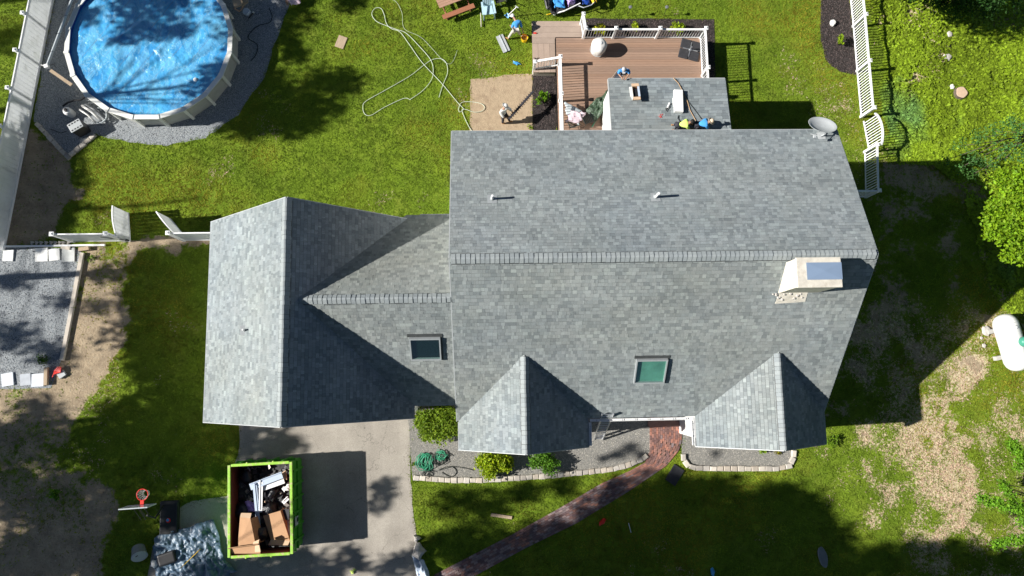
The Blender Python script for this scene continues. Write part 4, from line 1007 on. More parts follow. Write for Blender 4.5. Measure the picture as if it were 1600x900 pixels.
# ------------------------------------------------------------------ round pool
PC = at(239, 44, 1.3); PR = (at(367, 60, 1.3).x - at(104, 60, 1.3).x)/2 * 1.0; PCx = (at(367, 60, 1.3).x + at(98, 60, 1.3).x)/2
PCy = at(228, 187, 1.3).y + PR; NS = 20; PZ = 1.32
pool = thing('pool', 'round above-ground pool under a wrinkled blue solar cover', 'pool', (PCx, PCy, 0)); a0 = radians(9)
pv = lambda r, k, z: Vector((cos(a0+2*pi*k/NS)*r, sin(a0+2*pi*k/NS)*r, z))
for k in range(NS):
    mb = MB(); mb.slab([pv(PR-.14, k, .02), pv(PR-.14, k+1, .02), pv(PR-.14, k+1, PZ-.03), pv(PR-.14, k, PZ-.03)], .03)
    mb.build('wall_panel', M['poolw'], pool)
    mb = MB(); g = .012
    c0_, c1_, c2_, c3_ = pv(PR-.23, k+g, PZ), pv(PR+.03, k+g, PZ), pv(PR+.03, k+1-g, PZ), pv(PR-.23, k+1-g, PZ)
    mb.slab([c0_, c1_, c2_, c3_], .05); b1 = mb.build('top_rail', M['poolr'], pool); bev(b1, .012)
    mb = MB(); p = pv(PR-.075, k, 0); rz = a0+2*pi*k/NS
    mb.box((p.x, p.y, (PZ-.04)/2), (.12, .16, PZ-.04), rz); mb.build('upright', M['poolr'], pool)
    mb = MB(); p = pv(PR-.09, k, 0); mb.box((p.x, p.y, PZ+.015), (.27, .15, .035), rz); b1 = mb.build('rail_cap', M['poolr'], pool); bev(b1, .012)
mb = MB(); mb.lathe([(PR-.20, .05), (PR-.20, PZ-.06), (PR-.24, PZ-.06), (PR-.24, .05)], n=60); mb.build('liner', M['liner'], pool)
# solar cover: wrinkled film floating just under the rim
cm = bpy.data.materials.new('solar_cover'); cm.use_nodes = True; n = cm.node_tree; L = n.links; b = n.nodes['Principled BSDF']
b.inputs['Roughness'].default_value = .16; b.inputs['Specular IOR Level'].default_value = .8; b.inputs['Coat Weight'].default_value = .5
tc = n.nodes.new('ShaderNodeTexCoord')
col = MX((.035, .26, .60), (.09, .44, .76), MR(N(.9), .35, .65)); t_ = n.nodes.new('ShaderNodeTexNoise'); t_.inputs['Scale'].default_value = 1.1; t_.inputs['Detail'].default_value = 6; t_.inputs['Roughness'].default_value = .65; t_.inputs['Distortion'].default_value = .6
mp0 = n.nodes.new('ShaderNodeMapping'); mp0.inputs['Rotation'].default_value = (0, 0, radians(-52)); mp0.inputs['Scale'].default_value = (1.6, .8, 1); L.new(tc.outputs['Object'], mp0.inputs[0]); L.new(mp0.outputs[0], t_.inputs['Vector'])
col = MX(col, (.22, .55, .76), MR(t_.outputs['Fac'], .42, .70, 0, .7))  # glare highlights painted as paler streaks in the film's colour
ab = n.nodes.new('ShaderNodeMath'); ab.operation = 'SUBTRACT'; ab.inputs[1].default_value = .5; L.new(t_.outputs['Fac'], ab.inputs[0]); ab2 = n.nodes.new('ShaderNodeMath'); ab2.operation = 'ABSOLUTE'; L.new(ab.outputs[0], ab2.inputs[0])
col = MX(col, (.45, .74, .84), MR(ab2.outputs[0], .002, .010, .5, 0))
wv = n.nodes.new('ShaderNodeTexWave'); wv.inputs['Scale'].default_value = .33; wv.inputs['Distortion'].default_value = .25; wv.inputs['Detail Scale'].default_value = .5
mp = n.nodes.new('ShaderNodeMapping'); mp.inputs['Rotation'].default_value = (0, 0, radians(36)); L.new(tc.outputs['Object'], mp.inputs[0]); L.new(mp.outputs[0], wv.inputs['Vector'])
col = MX(col, (.16, .24, .38), MR(wv.outputs['Fac'], .9975, .9998, 0, .8)); L.new(col, b.inputs['Base Color'])
bp = n.nodes.new('ShaderNodeBump'); bp.inputs['Strength'].default_value = .8; bp.inputs['Distance'].default_value = .10; L.new(N(2.2, 7, .6), bp.inputs['Height']); L.new(bp.outputs[0], b.inputs['Normal'])
rr = np.linspace(.02, PR-.235, 60); th = np.linspace(0, 2*pi, 200, endpoint=False)
RR, TT_ = np.meshgrid(rr, th); X = RR*np.cos(TT_); Y = RR*np.sin(TT_)
u_, v_ = X*.8+Y*.6, -X*.6+Y*.8
zz = 1.02 + .075*(1-2*np.abs(fbm(X+3*fbm(X, Y, .4, 60), Y, .9, 61, 5)-.5)) * .9 + .05*(1-2*np.abs(fbm(u_*.35, v_, 1.8, 63, 4)-.5)) + .035*(fbm(X, Y, 4.5, 64, 2)-.5)
zz += .10*np.exp(-((v_+.4+.25*np.sin(u_*.8))/.10)**2)*smo(-u_-.2+X*0, 1.5)*0 + .06*np.exp(-((v_-1.2)/.07)**2)
me = bpy.data.meshes.new('solar_cover'); nt_, nr_ = X.shape
vv = [tuple(map(float, p)) for p in zip(X.ravel(), Y.ravel(), zz.ravel())]
ff = [(i*nr_+j, i*nr_+j+1, ((i+1) % nt_)*nr_+j+1, ((i+1) % nt_)*nr_+j) for i in range(nt_) for j in range(nr_-1)] + [tuple(i*nr_ for i in range(nt_-1, -1, -1))]
me.from_pydata(vv, [], [f[:4] if len(f) == 4 else f for f in ff]); me.polygons.foreach_set('use_smooth', [True]*len(ff)); me.materials.append(cm)
sc_ = link('solar_cover', me, None); sc_.location = (PCx, PCy, 0); tag(sc_, 'wrinkled blue bubble cover floating on the pool water', 'pool cover')
mb = MB(); mb.lathe([(PR-.24, .99), (.001, .99)], n=60); mb.add([(cos(t)*(PR-.24), sin(t)*(PR-.24), .985) for t in np.linspace(0, 2*pi, 60, endpoint=False)], [tuple(range(60))]); mb.build('water', M['liner'], pool)
w = at(305, 124, 1.16); mb = MB(); mb.lathe([(.10,0),(.11,.03),(.07,.07),(.001,.08)], (0,0,0), 14); o = mb.build('chlorine_float', M['trimw']); o.location = (w.x, w.y, 1.12); tag(o, 'small white float resting on the blue pool cover', 'pool float')
# cover reel tube and its wooden stand on the west side
t = wthing('cover_reel', 'pale cover reel tube lying along the pool edge near the fence', 'pool reel', at(95, 60))
e = [at(115, -8, 1.5), at(73, 104, 1.45)]; mb = MB(); mb.tube(e, .065, 12); mb.build('reel_tube', M['greyw'], t)
mb = MB(); mb.box(e[1], (.20, .20, .20), .3); mb.build('reel_hub', M['trimw'], t); mb = MB(); mb.tube([e[1], e[1]+Vector((-.3, .1, 0)), e[1]+Vector((-.3, .1, -.25))], .02, 6); mb.build('crank', M['trimw'], t)
for k in (.3, .55, .8):
    p = e[0].lerp(e[1], k); mb = MB(); mb.tube([p+Vector((.07*cos(a), .03*cos(a), .07*sin(a))) for a in np.linspace(0, 6.28, 10, endpoint=False)], .012, 5, closed=True); mb.build('strap', M['black'], t)
mb = MB(); mb.beam(at(79, 110, 1.40), at(112, 133, 1.34), .17, .06); mb.build('stand_board', M['wood'], t)
mb = MB(); mb.tube([at(78, 102, 1.4), at(84, 100, 1.2), at(88, 106, .9)], .015, 5); mb.build('strap', M['black'], t)
# pump, filter and heater set
ph = at(123, 175, .5); t = wthing('pool_pump', 'white pool pump with coiled hoses beside the filter box', 'pump', at(118, 178))
c = at(104, 173, .55); mb = MB(); mb.lathe([(.10,0),(.20,.02),(.22,.25),(.22,.5),(.17,.60),(.10,.62),(.001,.63)], (c.x, c.y, 0), 20); mb.build('pump_basket', M['trimw'], t, smooth=False)
mb = MB(); mb.lathe([(.10,0),(.11,.03),(.001,.05)], (c.x, c.y, .63), 14); mb.build('basket_lid', M['black'], t)
for i, (a, b_) in enumerate((((128,165),(158,188)), ((132,162),(165,186)), ((124,171),(150,192)))):
    mb = MB(); pts = [at(a[0], a[1], .35+.08*i), at((a[0]+b_[0])/2, (a[1]+b_[1])/2-2, .45), at(b_[0], b_[1], .3)]; mb.tube(pts, .07-.012*i, 10); mb.build('pump_motor' if i == 0 else 'pipe', M['shirt_w'] if i != 1 else M['grey'], t, smooth=True)
mb = MB(); mb.tube([at(x, y, .3) for x, y in ((98,166),(106,160),(116,157),(126,156),(134,151))], .05, 8); mb.build('hose', M['black'], t)
for k in range(3):
    mb = MB(); mb.tube([at(160+9*cos(a)*(1+.1*k)-k*2, 180+9*sin(a)*(1+.15*k), .12+.1*k) for a in np.linspace(-1.9, 1.9, 12)], .04, 8); mb.build('hose', M['greyw'] if k != 1 else M['black'], t, smooth=True)
q = at(117, 196, .85); t = thing('pool_heater', 'boxy grey pool heater with a vented top', 'heater', (q.x, q.y, 0), radians(32))
mb = MB(); mb.box((0, 0, .40), (.66, .48, .78)); bev(mb.build('body', M['black'], t), .02)
mb = MB(); mb.box((0, 0, .815), (.70, .52, .05)); lid = mb.build('top', M['dishm'], t); bev(lid, .015)
for i in range(4):
    for j in (-1, 1): mb = MB(); mb.box((-.24+.16*i*1.0, j*.17, .845), (.09, .06, .012)); mb.build('vent_slot', M['black'], lid)
o = MB(); o.tube([at(x, y, .03) for x, y in ((104,205),(95,208),(85,204),(79,202))], .018, 5); tag(o.build('power_cord', M['black']), 'black power cord running from the pool heater to the fence', 'cord')
# stone border round the pit corner
def course(name, pts, n, size, lab, cat, m='edge', z=0, group=None, jit=.06, tn=((1,1,1),(.85,.84,.83),(1.12,1.1,1.06),(.95,.9,.84)), closed=False):
    P = [at(x, y, z) for x, y in pts]; d = [0]
    for a, b_ in zip(P, P[1:]): d.append(d[-1] + (b_-a).length)
    root = wthing(name, lab, cat, P[0])
    n = n or round(d[-1]/(size[0]*1.04))
    for i in range(n):
        s = (i+.5)/n*d[-1]
        for k in range(len(d)-1):
            if s <= d[k+1]: break
        p = P[k].lerp(P[k+1], (s-d[k])/(d[k+1]-d[k])); v = P[k+1]-P[k]; rz = atan2(v.y, v.x) + random.uniform(-jit, jit)
        mb = MB(); h = size[2]*random.uniform(.85, 1.15); c = random.choice(tn); q = random.uniform(.85, 1.12)
        L_, Wd = d[-1]/n*.95, size[1]*random.uniform(.9, 1.08); hx, hy = L_/2, Wd/2; tp = .03
        Mx = Matrix.Translation((p.x, p.y, z)) @ Matrix.Rotation(rz, 4, 'Z')
        v8 = [(-hx,-hy,0),(hx,-hy,0),(hx,hy,0),(-hx,hy,0),(-hx,-hy,h-.02),(hx,-hy,h-.02),(hx,hy,h-.02),(-hx,hy,h-.02),(-hx+tp,-hy+tp,h),(hx-tp,-hy+tp,h),(hx-tp,hy-tp,h),(-hx+tp,hy-tp,h)]
        v8 = [Mx @ (Vector(a)+Vector((random.uniform(-.012,.012), random.uniform(-.012,.012), 0))) for a in v8]
        mb.add(v8, [(0,3,2,1),(0,1,5,4),(1,2,6,5),(2,3,7,6),(3,0,4,7),(4,5,9,8),(5,6,10,9),(6,7,11,10),(7,4,8,11),(8,9,10,11)], 0, tuple(x*q for x in c))
        mb.build('edging_stone', M[m], root, tint=True)
    return root
course('stone_border', [(58,193),(75,212),(107,246),(128,229),(150,211)], 13, (.4,.22,.14), 'stone border round the pointed corner of the pool gravel', 'edging', jit=.12)
course('stone_border', [(646,746),(700,750),(750,750),(800,747),(850,744),(900,739),(940,735),(960,732),(985,725),(1003,717),(1011,711)], 38, (.33,.26,.13), 'pale stone edging along the left front gravel bed', 'edging', jit=.09)
course('stone_border', [(1067,709),(1068,718),(1074,727),(1086,731),(1120,732),(1170,732),(1215,732),(1232,728),(1239,716),(1240,703)], 19, (.33,.26,.13), 'pale stone edging round the right front gravel bed', 'edging', jit=.07)

# ------------------------------------------------------------------ parking pad: slabs, timbers
slabs = [('white square slab alone at the far left by the rail', (13,399), .50, -.05, (1.15,1.15,1.15)), ('bright white slab leftmost of the row of three', (65,398), .60, .02, (1.2,1.2,1.2)), ('white middle slab of the row by the rail', (85,398), .52, .08, (1.1,1.1,1.1)), ('greyer slab at the right end of the row by the rail', (107,398), .62, 0, (.78,.8,.8)),
    ('pale slab apart from the other two at the lower pad edge', (12,593), .56, .14, (.95,1,1.1)), ('grey tilted slab in the middle of the lower pad edge', (40,593), .50, .08, (.66,.7,.78)), ('pale slab beside the wooden post at the lower pad edge', (59,594), .56, .04, (.95,1,1.1))]
for lab, (x, y), sz, rz, tn in slabs:
    p = at(x, y, .05); mb = MB(); mb.box((0, 0, .035), (sz*1.08, sz*1.2, .07), col=tn); o = mb.build('paving_slab', M['paver'], tint=True); o.location = (p.x, p.y, .01); o.rotation_euler = (radians(random.uniform(-2, 2)), radians(random.uniform(-2, 2)), rz+.02); bev(o, .01)
    tag(o, lab, 'paving slab', 'loose slabs on the parking pad')
def bm(name, a, b_, w, h, m, lab, cat, group=None):
    a, b_ = Vector(a), Vector(b_); c = (a+b_)/2; mb = MB(); mb.beam(a-c, b_-c, w, h); o = mb.build(name, M[m]); o.location = c; bev(o, .008); return tag(o, lab, cat, group)
bm('timber', at(129, 395, .09), at(113, 480, .09), .20, .16, 'timber', 'pale timber edging the pad, upper length', 'timber', 'timbers edging the pad'); bm('timber', at(113, 481, .09), at(97, 563, .09), .19, .16, 'timber', 'pale timber edging the pad, lower length', 'timber', 'timbers edging the pad')
bm('timber', at(124, 390, .12), at(140, 388, .12), .20, .2, 'wood', 'short brown timber block at the pad corner', 'timber'); bm('timber', at(73, 574, .15), at(72, 602, .15), .17, .16, 'wood', 'yellowish timber beside the lower slabs', 'timber')
bm('timber', at(96, 385, .1), at(110, 387, .1), .25, .10, 'timber', 'pale wood block above the greyest slab', 'timber')
mb = MB()
for k in range(7): x = 55+k*8; p = at(x+random.uniform(-2, 2), 379.5, .05); mb.lathe([(.08,0),(.10,.05),(.06,.10),(.001,.11)], p, 7, wob=.25)
r_ = wthing('stone_row', 'small stones lined up behind the low white rail', 'stones', at(80, 380))
for k in range(9):
    p = at(52+k*7+random.uniform(-1, 1), 379.5, .02); mb = MB(); mb.lathe([(.08,0),(.11,.05),(.07,.10),(.001,.11)], p, 8, wob=.25); mb.build('stone', M['edge'], r_, tint=True)
t = thing('toy_scoop', 'bright red plastic scoop lying on a small grey block', 'toy', at(96, 583, .0), radians(35))
mb = MB(); mb.box((.02, -.10, .08), (.36, .30, .14)); mb.build('block', M['dishm'], t)
mb = MB(); mb.slab([(-.28,.10,.22),(.10,-.02,.26),(.26,.22,.22),(.10,.34,.18),(-.16,.28,.16)], .05); mb.build('scoop', M['red'], t); mb = MB(); mb.tube([(-.2,.15,.2),(-.42,.05,.12)], .025, 6); mb.build('handle', M['red'], t)
# ------------------------------------------------------------------ hoses, lines
def curve_pts(px, z, k=6):
    P = [at(x, y, z) for x, y in px]; out = []
    for i in range(len(P)-1):
        p0, p1, p2, p3 = P[max(i-1, 0)], P[i], P[i+1], P[min(i+2, len(P)-1)]
        for j in range(k):
            t = j/k; out.append(.5*((2*p1) + (p2-p0)*t + (2*p0-5*p1+4*p2-p3)*t*t + (3*p1-p0-3*p2+p3)*t**3))
    return out + [P[-1]]
def hose(name, px, z, r, m, lab, cat='hose', k=6):
    mb = MB(); mb.tube(curve_pts(px, z, k), r, 6); return tag(mb.build(name, M[m], smooth=True), lab, cat)
hose('garden_hose', [(640,155),(630,154),(600,168),(580,180),(570,178),(567,167),(572,158),(600,142),(640,119),(662,102),(676,93),(690,92),(698,100),(699,115),(692,133),(686,152)], .05, .015, 'hose_w', 'pale hose making a long loop across the middle lawn')
hose('garden_hose', [(640,156),(660,142),(674,125),(677,108),(672,92),(655,72),(635,52),(620,46),(606,41),(588,33),(581,22),(586,13),(595,13),(600,22),(604,37),(612,45),(625,50),(640,70),(660,98),(690,130),(715,160),(724,170),(718,175),(717,168),(722,160),(735,159),(752,162),(757,168),(752,174),(740,175),(728,171),(722,172),(726,184),(734,200),(742,210)], .06, .015, 'hose_w', 'pale hose twisting from the lawn loop to the sandy patch by the house')
hose('thin_cord', [(600,-5),(618,2),(628,20),(632,45),(660,60),(700,100),(715,78)], .045, .008, 'hose_w', 'thin yellowish cord lying in the upper lawn grass', 'cord')
t = wthing('coiled_hose', 'tangled heap of green garden hose on the left gravel bed', 'hose', at(680, 724))
for nm, cx, cy, sx, sy, cnt, m_, sd in (('hose_coil', 664, 722, 13, 17, 13, 'hose_g', 1), ('hose_coil', 689, 712, 9, 9, 8, 'hose_g', 2), ('hose_coil', 690, 716, 15, 14, 4, 'hose_k', 3), ('hose_coil', 668, 740, 10, 8, 3, 'hose_k', 4)):
    rnd = random.Random(sd); pts = []
    for i in range(cnt*8):
        a = i/8*2*pi*1.03; r = rnd.uniform(.45, .9); pts.append(at(cx+sx*.35*sin(i*.11+sd)+cos(a)*sx*r+rnd.uniform(-2, 2), cy+sin(a)*sy*r+rnd.uniform(-2, 2), .05+.03*rnd.random()+.10*i/(cnt*8)))
    mb = MB(); mb.tube(pts, .019, 5); mb.build(nm, M[m_], t, smooth=True)
mb = MB(); mb.tube(curve_pts([(690,738),(705,745),(713,738),(708,730),(700,731),(685,735),(700,729),(725,731),(740,735)], .05), .018, 6); mb.build('hose_end', M['hose_k'], t, smooth=True)

# ------------------------------------------------------------------ dumpster and its load
HZ = 2.05; A_, B_, C_, D_ = at(357, 727.4, HZ), at(455.3, 721, HZ), at(456.5, 866, HZ), at(357.5, 871, HZ)
ctr = (A_+B_+C_+D_)/4; ux = ((B_-A_)+(C_-D_)); rz = atan2(ux.y, ux.x); dw = ((B_-A_).length+(C_-D_).length)/2; dl_ = ((A_-D_).length+(B_-C_).length)/2
dm = thing('dumpster', 'bright green open-top dumpster full of roofing debris on the driveway', 'dumpster', (ctr.x, ctr.y, .02), rz)
X2, Y2 = dw/2, dl_/2
for nm, c, d_, in (('side_panel', (-X2+.04, 0, 1.05), (.06, dl_-.12, 1.85)), ('side_panel', (X2-.04, 0, 1.05), (.06, dl_-.12, 1.85)), ('end_panel', (0, Y2-.04, 1.05), (dw-.12, .06, 1.85)), ('end_panel', (0, -Y2+.04, 1.05), (dw-.12, .06, 1.85))):
    mb = MB(); mb.box(c, d_); p = mb.build(nm, M['green'], dm)
    sx, sy = (1 if c[0] > 0 else -1) if c[0] else 0, (1 if c[1] > 0 else -1) if c[1] else 0
    mb = MB(); mb.box((c[0]-sx*.045, c[1]-sy*.045, 1.05), (d_[0]*.9 if sy else .02, d_[1]*.97 if sx else .02, 1.8)); mb.build('inner_lining', M['rust'], p)
    for k in range(6 if sx else 4):
        q = ((k+.5)/(6 if sx else 4)-.5)*((dl_ if sx else dw)-.3); mb = MB(); mb.box((c[0]+sx*.07+(0 if sx else q), c[1]+sy*.07+(0 if sy else q), 1.0), (.10, .10, 1.7)); mb.build('rib', M['green'], p)
    mb = MB(); mb.box((c[0]+sx*.075, c[1]+sy*.075, 1.1), (.09 if sx else dw-.1, .09 if sy else dl_-.1, .10)); mb.build('waist_rail', M['green'], p)
for c, d_ in (((-X2+.02, 0), (.13, dl_)), ((X2-.02, 0), (.13, dl_)), ((0, Y2-.02), (dw-.22, .13)), ((0, -Y2+.02), (dw-.22, .13))):
    mb = MB(); mb.box((c[0], c[1], HZ-.05), (d_[0], d_[1], .10)); bev(mb.build('rim', M['limeedge'], dm), .015)
mb = MB(); mb.box((0, 0, .14), (dw-.1, dl_-.1, .12)); mb.build('floor', M['rust'], dm)
for y in (-Y2+.3, Y2-.3):
    for x in (-X2+.25, X2-.25): mb = MB(); mb.tube([(x-.06, y, .09), (x+.06, y, .09)], .09, 10); mb.build('roller', M['black'], dm)
for y in (-.9, .9): mb = MB(); mb.lathe([(.05,0),(.06,.03),(.03,.06),(.001,.065)], (y*.7, Y2+.04, HZ-.06), 8); mb.build('hook', M['limeedge'], dm)
for y in (-.7, .5): mb = MB(); mb.lathe([(.05,0),(.06,.03),(.03,.06),(.001,.065)], (y, -Y2-.05, HZ-.08), 8); mb.build('hook', M['limeedge'], dm)
mb = MB(); mb.box((X2+.06, -.75, 1.35), (.02, .42, .70)); dc = mb.build('side_plate', M['dishm'], dm); mb = MB(); mb.box((X2+.075, -.7, 1.30), (.015, .2, .25)); mb.build('plate_mark', M['black'], dc)
def inD(x, y, z): return dm.matrix_basis @ Vector((x, y, z-.02))
DM = Matrix.Translation((ctr.x, ctr.y, 0)) @ Matrix.Rotation(rz, 4, 'Z')
# debris bed: torn shingles and felt
me_ = MB(); rnd = random.Random(5)
def bedz(x, y): return .95 + .28*(fbm(np.array([x+9.]), np.array([y+9.]), 1.3, 77)[0]-.5)*2 + .1*sin(x*2)
me_.grid(lambda u, v: DM @ Vector(((u-.5)*(dw-.22), (v-.5)*(dl_-.22), bedz((u-.5)*dw, (v-.5)*dl_))), 22, 30)
for k in range(420):
    x, y = rnd.uniform(-X2+.25, X2-.25), rnd.uniform(-Y2+.25, Y2-.25); s = rnd.uniform(.08, .28); Mx = DM @ Matrix.Translation((x, y, bedz(x, y)+rnd.uniform(.02, .16))) @ Matrix.Rotation(rnd.uniform(0, 6), 4, 'Z') @ Matrix.Rotation(rnd.uniform(-.7, .7), 4, 'X') @ Matrix.Rotation(rnd.uniform(-.5, .5), 4, 'Y')
    c = rnd.choice([(.25,.25,.27),(.15,.15,.16),(.4,.36,.34),(.1,.1,.1),(.1,.1,.1),(1.2,1.1,1.0),(.6,.5,.42)] if rnd.random() < .5 else [(.12,.12,.13),(.08,.08,.08)]); me_.box(None, (s, s*rnd.uniform(.4, 1.1), .012), col=c, M=Mx)
for f_ in range(22*30): me_.c[f_] = (.07, .07, .075)
dbs = me_.build('roofing_debris', M['paver'], tint=True, kind='stuff'); tag(dbs, 'dark torn shingles and scraps filling the green dumpster', 'debris')
def plank(name, a, b_, w, h, m, lab, cat, group=None, z=1.6, z2=None):
    a, b_ = at(*a, z), at(*b_, z2 if z2 else z); c = (a+b_)/2; mb = MB(); mb.beam(a-c, b_-c, w, h)
    mb.beam(a-c+Vector((0, w*.45, h*.8)), b_-c+Vector((0, w*.45, h*.8)), .03, .07)
    o = mb.build(name, M[m]); o.location = c; return tag(o, lab, cat, group)
plank('siding_strip', (391,761), (441,742), .32, .04, 'lilac', 'pale blue siding strip slanting to the upper right in the dumpster', 'siding strip', z=1.72)
plank('siding_strip', (396,768), (444,751), .26, .03, 'vinyl', 'white siding strip under the pale blue one in the dumpster', 'siding strip', z=1.60)
plank('siding_strip', (398,758), (404,822), .20, .03, 'lilac', 'narrow pale blue strip hanging down the middle of the dumpster', 'siding strip', z=1.78, z2=1.35)
plank('siding_strip', (407,753), (406,800), .24, .03, 'vinyl', 'white strip beside the narrow blue one in the dumpster', 'siding strip', z=1.74, z2=1.5)
plank('trim_offcut', (442,786), (450,778), .18, .03, 'vinyl', 'short white offcut near the right side of the dumpster', 'offcut', z=1.4)
cloth('plastic_sheet', 'purple plastic wrap crumpled in the dumpster', 'plastic wrap', [(384,784),(410,783),(410,799),(388,800)], 1.25, M['purple'], .16, 16, 12, 31)
cloth('plastic_sheet', 'white plastic scrap at the right wall of the dumpster', 'plastic wrap', [(441,764),(455,752),(455,765),(444,768)], 1.3, M['shirt_w'], .14, 12, 10, 33)
cloth('plastic_sheet', 'thin white film hanging near the lower right of the dumpster', 'plastic wrap', [(449,815),(454,805),(454,838),(450,832)], 1.3, M['greyw'], .14, 12, 10, 35)
cloth('plastic_sheet', 'pale green film at the upper left of the dumpster', 'plastic wrap', [(383,733),(390,730),(391,741),(382,741)], 1.2, M['greyw'], .12, 10, 8, 37)
def cardbox(lab, pxs, z, flap, m='card'):
    """opened flattened carton: body quad plus raised flaps"""
    t = wthing('cardboard_box', lab, 'cardboard box', at(*pxs[0], z)); q = [at(x, y, z+dz) for (x, y), dz in zip(pxs, (0, .12, .05, -.05))]
    mb = MB(); mb.slab(q[::-1], .03); mb.build('box_side', M[m], t)
    for (i, j), (dx, dy, dz), mm in flap:
        a, b_ = q[i], q[j]; o1 = Vector((dx, dy, dz)); mb = MB(); mb.slab([a, b_, b_+o1, a+o1*.8], .02); mb.build('box_flap', M[mm], t)
    return t
cardbox('long brown carton sticking out over the lower left rim of the dumpster', [(357,858),(404,852),(407,865),(362,865)], 2.0, [((0,1),(.05,.10,.25),'card')])
cardbox('tall brown carton standing at the lower left of the dumpster', [(375,808),(391,810),(399,850),(371,857)], 1.9, [((0,1),(-.0,.22,-.15),'cardi'),((1,2),(.25,0,-.6),'card')])
cardbox('big torn brown carton right of centre in the dumpster', [(411,806),(438,798),(453,845),(423,843)], 1.5, [((2,3),(-.1,-.25,.05),'cardi'),((1,2),(.1,.1,-.4),'card')])
cardbox('small pale carton flap by the lower rim of the dumpster', [(395,850),(404,847),(407,862),(397,863)], 2.08, [((0,1),(0,.1,-.1),'cardi')], 'cardi')
def bag(lab, px, py, z, r, sd):
    mb = MB(); mb.lathe([(r*.5,0),(r*.95,r*.25),(r,r*.55),(r*.75,r*.95),(r*.3,r*1.2),(r*.12,r*1.3),(.02,r*1.32)], (0, 0, 0), 18, wob=.16); o = mb.build('bin_bag', M['bagb'], smooth=True); o.location = at(px, py, z); o.rotation_euler = (.2*sd, .15, sd); return tag(o, lab, 'bin bag')
bag('black bin bag between the two tall cartons in the dumpster', 408, 832, 1.2, .40, 1); bag('black bin bag at the middle of the dumpster load', 421, 795, 1.05, .42, 2); bag('black bin bag against the left wall of the dumpster', 381, 798, 1.0, .42, 3); bag('black bin bag near the top right of the dumpster', 428, 770, 1.05, .38, 4); bag('black bin bag in the top left corner of the dumpster', 392, 742, .95, .42, 5)
cardbox('dark square felt offcut near the right side of the dumpster', [(440,796),(452,795),(452,812),(443,813)], 1.45, [], 'dark')
cardbox('round pale carton scrap in the centre of the dumpster', [(413,783),(420,781),(421,789),(414,790)], 1.3, [], 'cardi')
cardbox('brown torn paper at the top right of the dumpster', [(441,738),(446,735),(448,750),(443,748)], 1.5, [], 'cardi')

# ------------------------------------------------------------------ lower left: hoop, tarp, mat, bin
bh = at(222, 778, 3.05); t = wthing('basketball_hoop', 'portable basketball hoop with red rim and clear backboard', 'basketball hoop', at(258, 788))
rc = at(222.5, 773, 3.05); mb = MB(); mb.tube([rc+Vector((cos(a)*.26, sin(a)*.26, 0)) for a in np.linspace(0, 2*pi, 28, endpoint=False)], .02, 7, closed=True); rim = mb.build('rim', M['red'], t, smooth=True)
mb = MB()
for k in range(12):
    for s in (1, -1):
        a = 2*pi*k/12; pts = [rc+Vector((cos(a+s*.5*u)*(.255-.12*u**.7), sin(a+s*.5*u)*(.255-.12*u**.7), -.42*u)) for u in (0, .35, .7, 1)]; mb.tube(pts, .010, 4)
mb.build('net', M['net'], rim)
mb = MB(); mb.box(rc+Vector((0, -.35, -.01)), (.16, .20, .05)); mb.build('rim_bracket', M['red'], t)
bb = rc+Vector((0, -.47, .40)); mb = MB(); mb.box(bb, (1.25, .03, .85), .05); bo = mb.build('backboard', M['clear'], t)
mb = MB()
for dx, dz, w, h in ((0,.42,1.29,.05),(0,-.42,1.29,.05),(-.625,0,.05,.84),(.625,0,.05,.84)): mb.box(bb+Vector((dx, dx*.05, dz)), (w, .05, h), .05)
mb.build('backboard_frame', M['greyw'], bo)
pbs = at(255, 790, .25)
mb = MB(); mb.tube([pbs, Vector((bb.x+.25, bb.y-.75, 2.2)), Vector((bb.x+.18, bb.y-.5, 2.9))], .045, 8)
for dx in (-.1, .12): mb.tube([bb+Vector((dx, -.03, .2)), bb+Vector((dx+.12, -.65, -.35))], .02, 6); mb.tube([bb+Vector((dx, -.03, -.3)), bb+Vector((dx+.12, -.55, -.7))], .02, 6)
mb.build('pole', M['black'], t)
q = at(264, 809, .2); mb = MB(); mb.box((q.x, q.y, .11), (.95, 1.65, .20), .02); bs = mb.build('base', M['black'], t); bev(bs, .06, 3)
mb = MB(); mb.box((q.x+.40, q.y+.02, .24), (.05, 1.5, .06), .02); mb.build('base_rail', M['dark'], t)
mb = MB(); mb.lathe([(.12,0),(.12,.006),(.001,.008)], (q.x-.02, q.y-.13, .212), 16); mb.build('logo_disc', M['red'], bs); mb = MB(); mb.lathe([(.075,0),(.075,.006),(.001,.008)], (q.x-.05, q.y-.11, .219), 16); mb.build('logo_centre', M['bluep'], bs)
tp_ = cloth('tarp', 'crumpled blue tarp spread beside the dumpster', 'tarp', [(240,838),(336,812),(362,905),(246,915)], .12, M['tarp'], .20, 80, 70, 44)
cloth('tarp_fold', 'bunched tail of blue tarp below the dumpster corner', 'tarp', [(325,862),(350,872),(372,893),(320,910)], .12, M['tarp'], .24, 40, 30, 47)
hose('rake_handle', [(282,888),(313,858)], .52, .018, 'yellow', 'thin yellow pole lying across the blue tarp', 'pole')
b1 = at(217, 862, .3); t = thing('storage_bin', 'round grey bin tipped over in the grass beside the tarp', 'bin', (b1.x, b1.y, .3), .6); 
mb = MB(); mb.lathe([(.30,-.25),(.33,0),(.36,.28)], n=20); o = mb.build('bin_body', M['grey'], t); o.rotation_euler = (.9, 0, 0); mb = MB(); mb.lathe([(.37,.28),(.38,.31),(.30,.36),(.001,.38)], n=20); o2 = mb.build('bin_lid', M['dishm'], t); o2.rotation_euler = (.9, 0, 0)
mb = MB(); mb.tube([(-.3, -.1, .25), (0, -.16, .42), (.3, -.1, .25)], .02, 6); mb.build('bin_strap', M['black'], t)
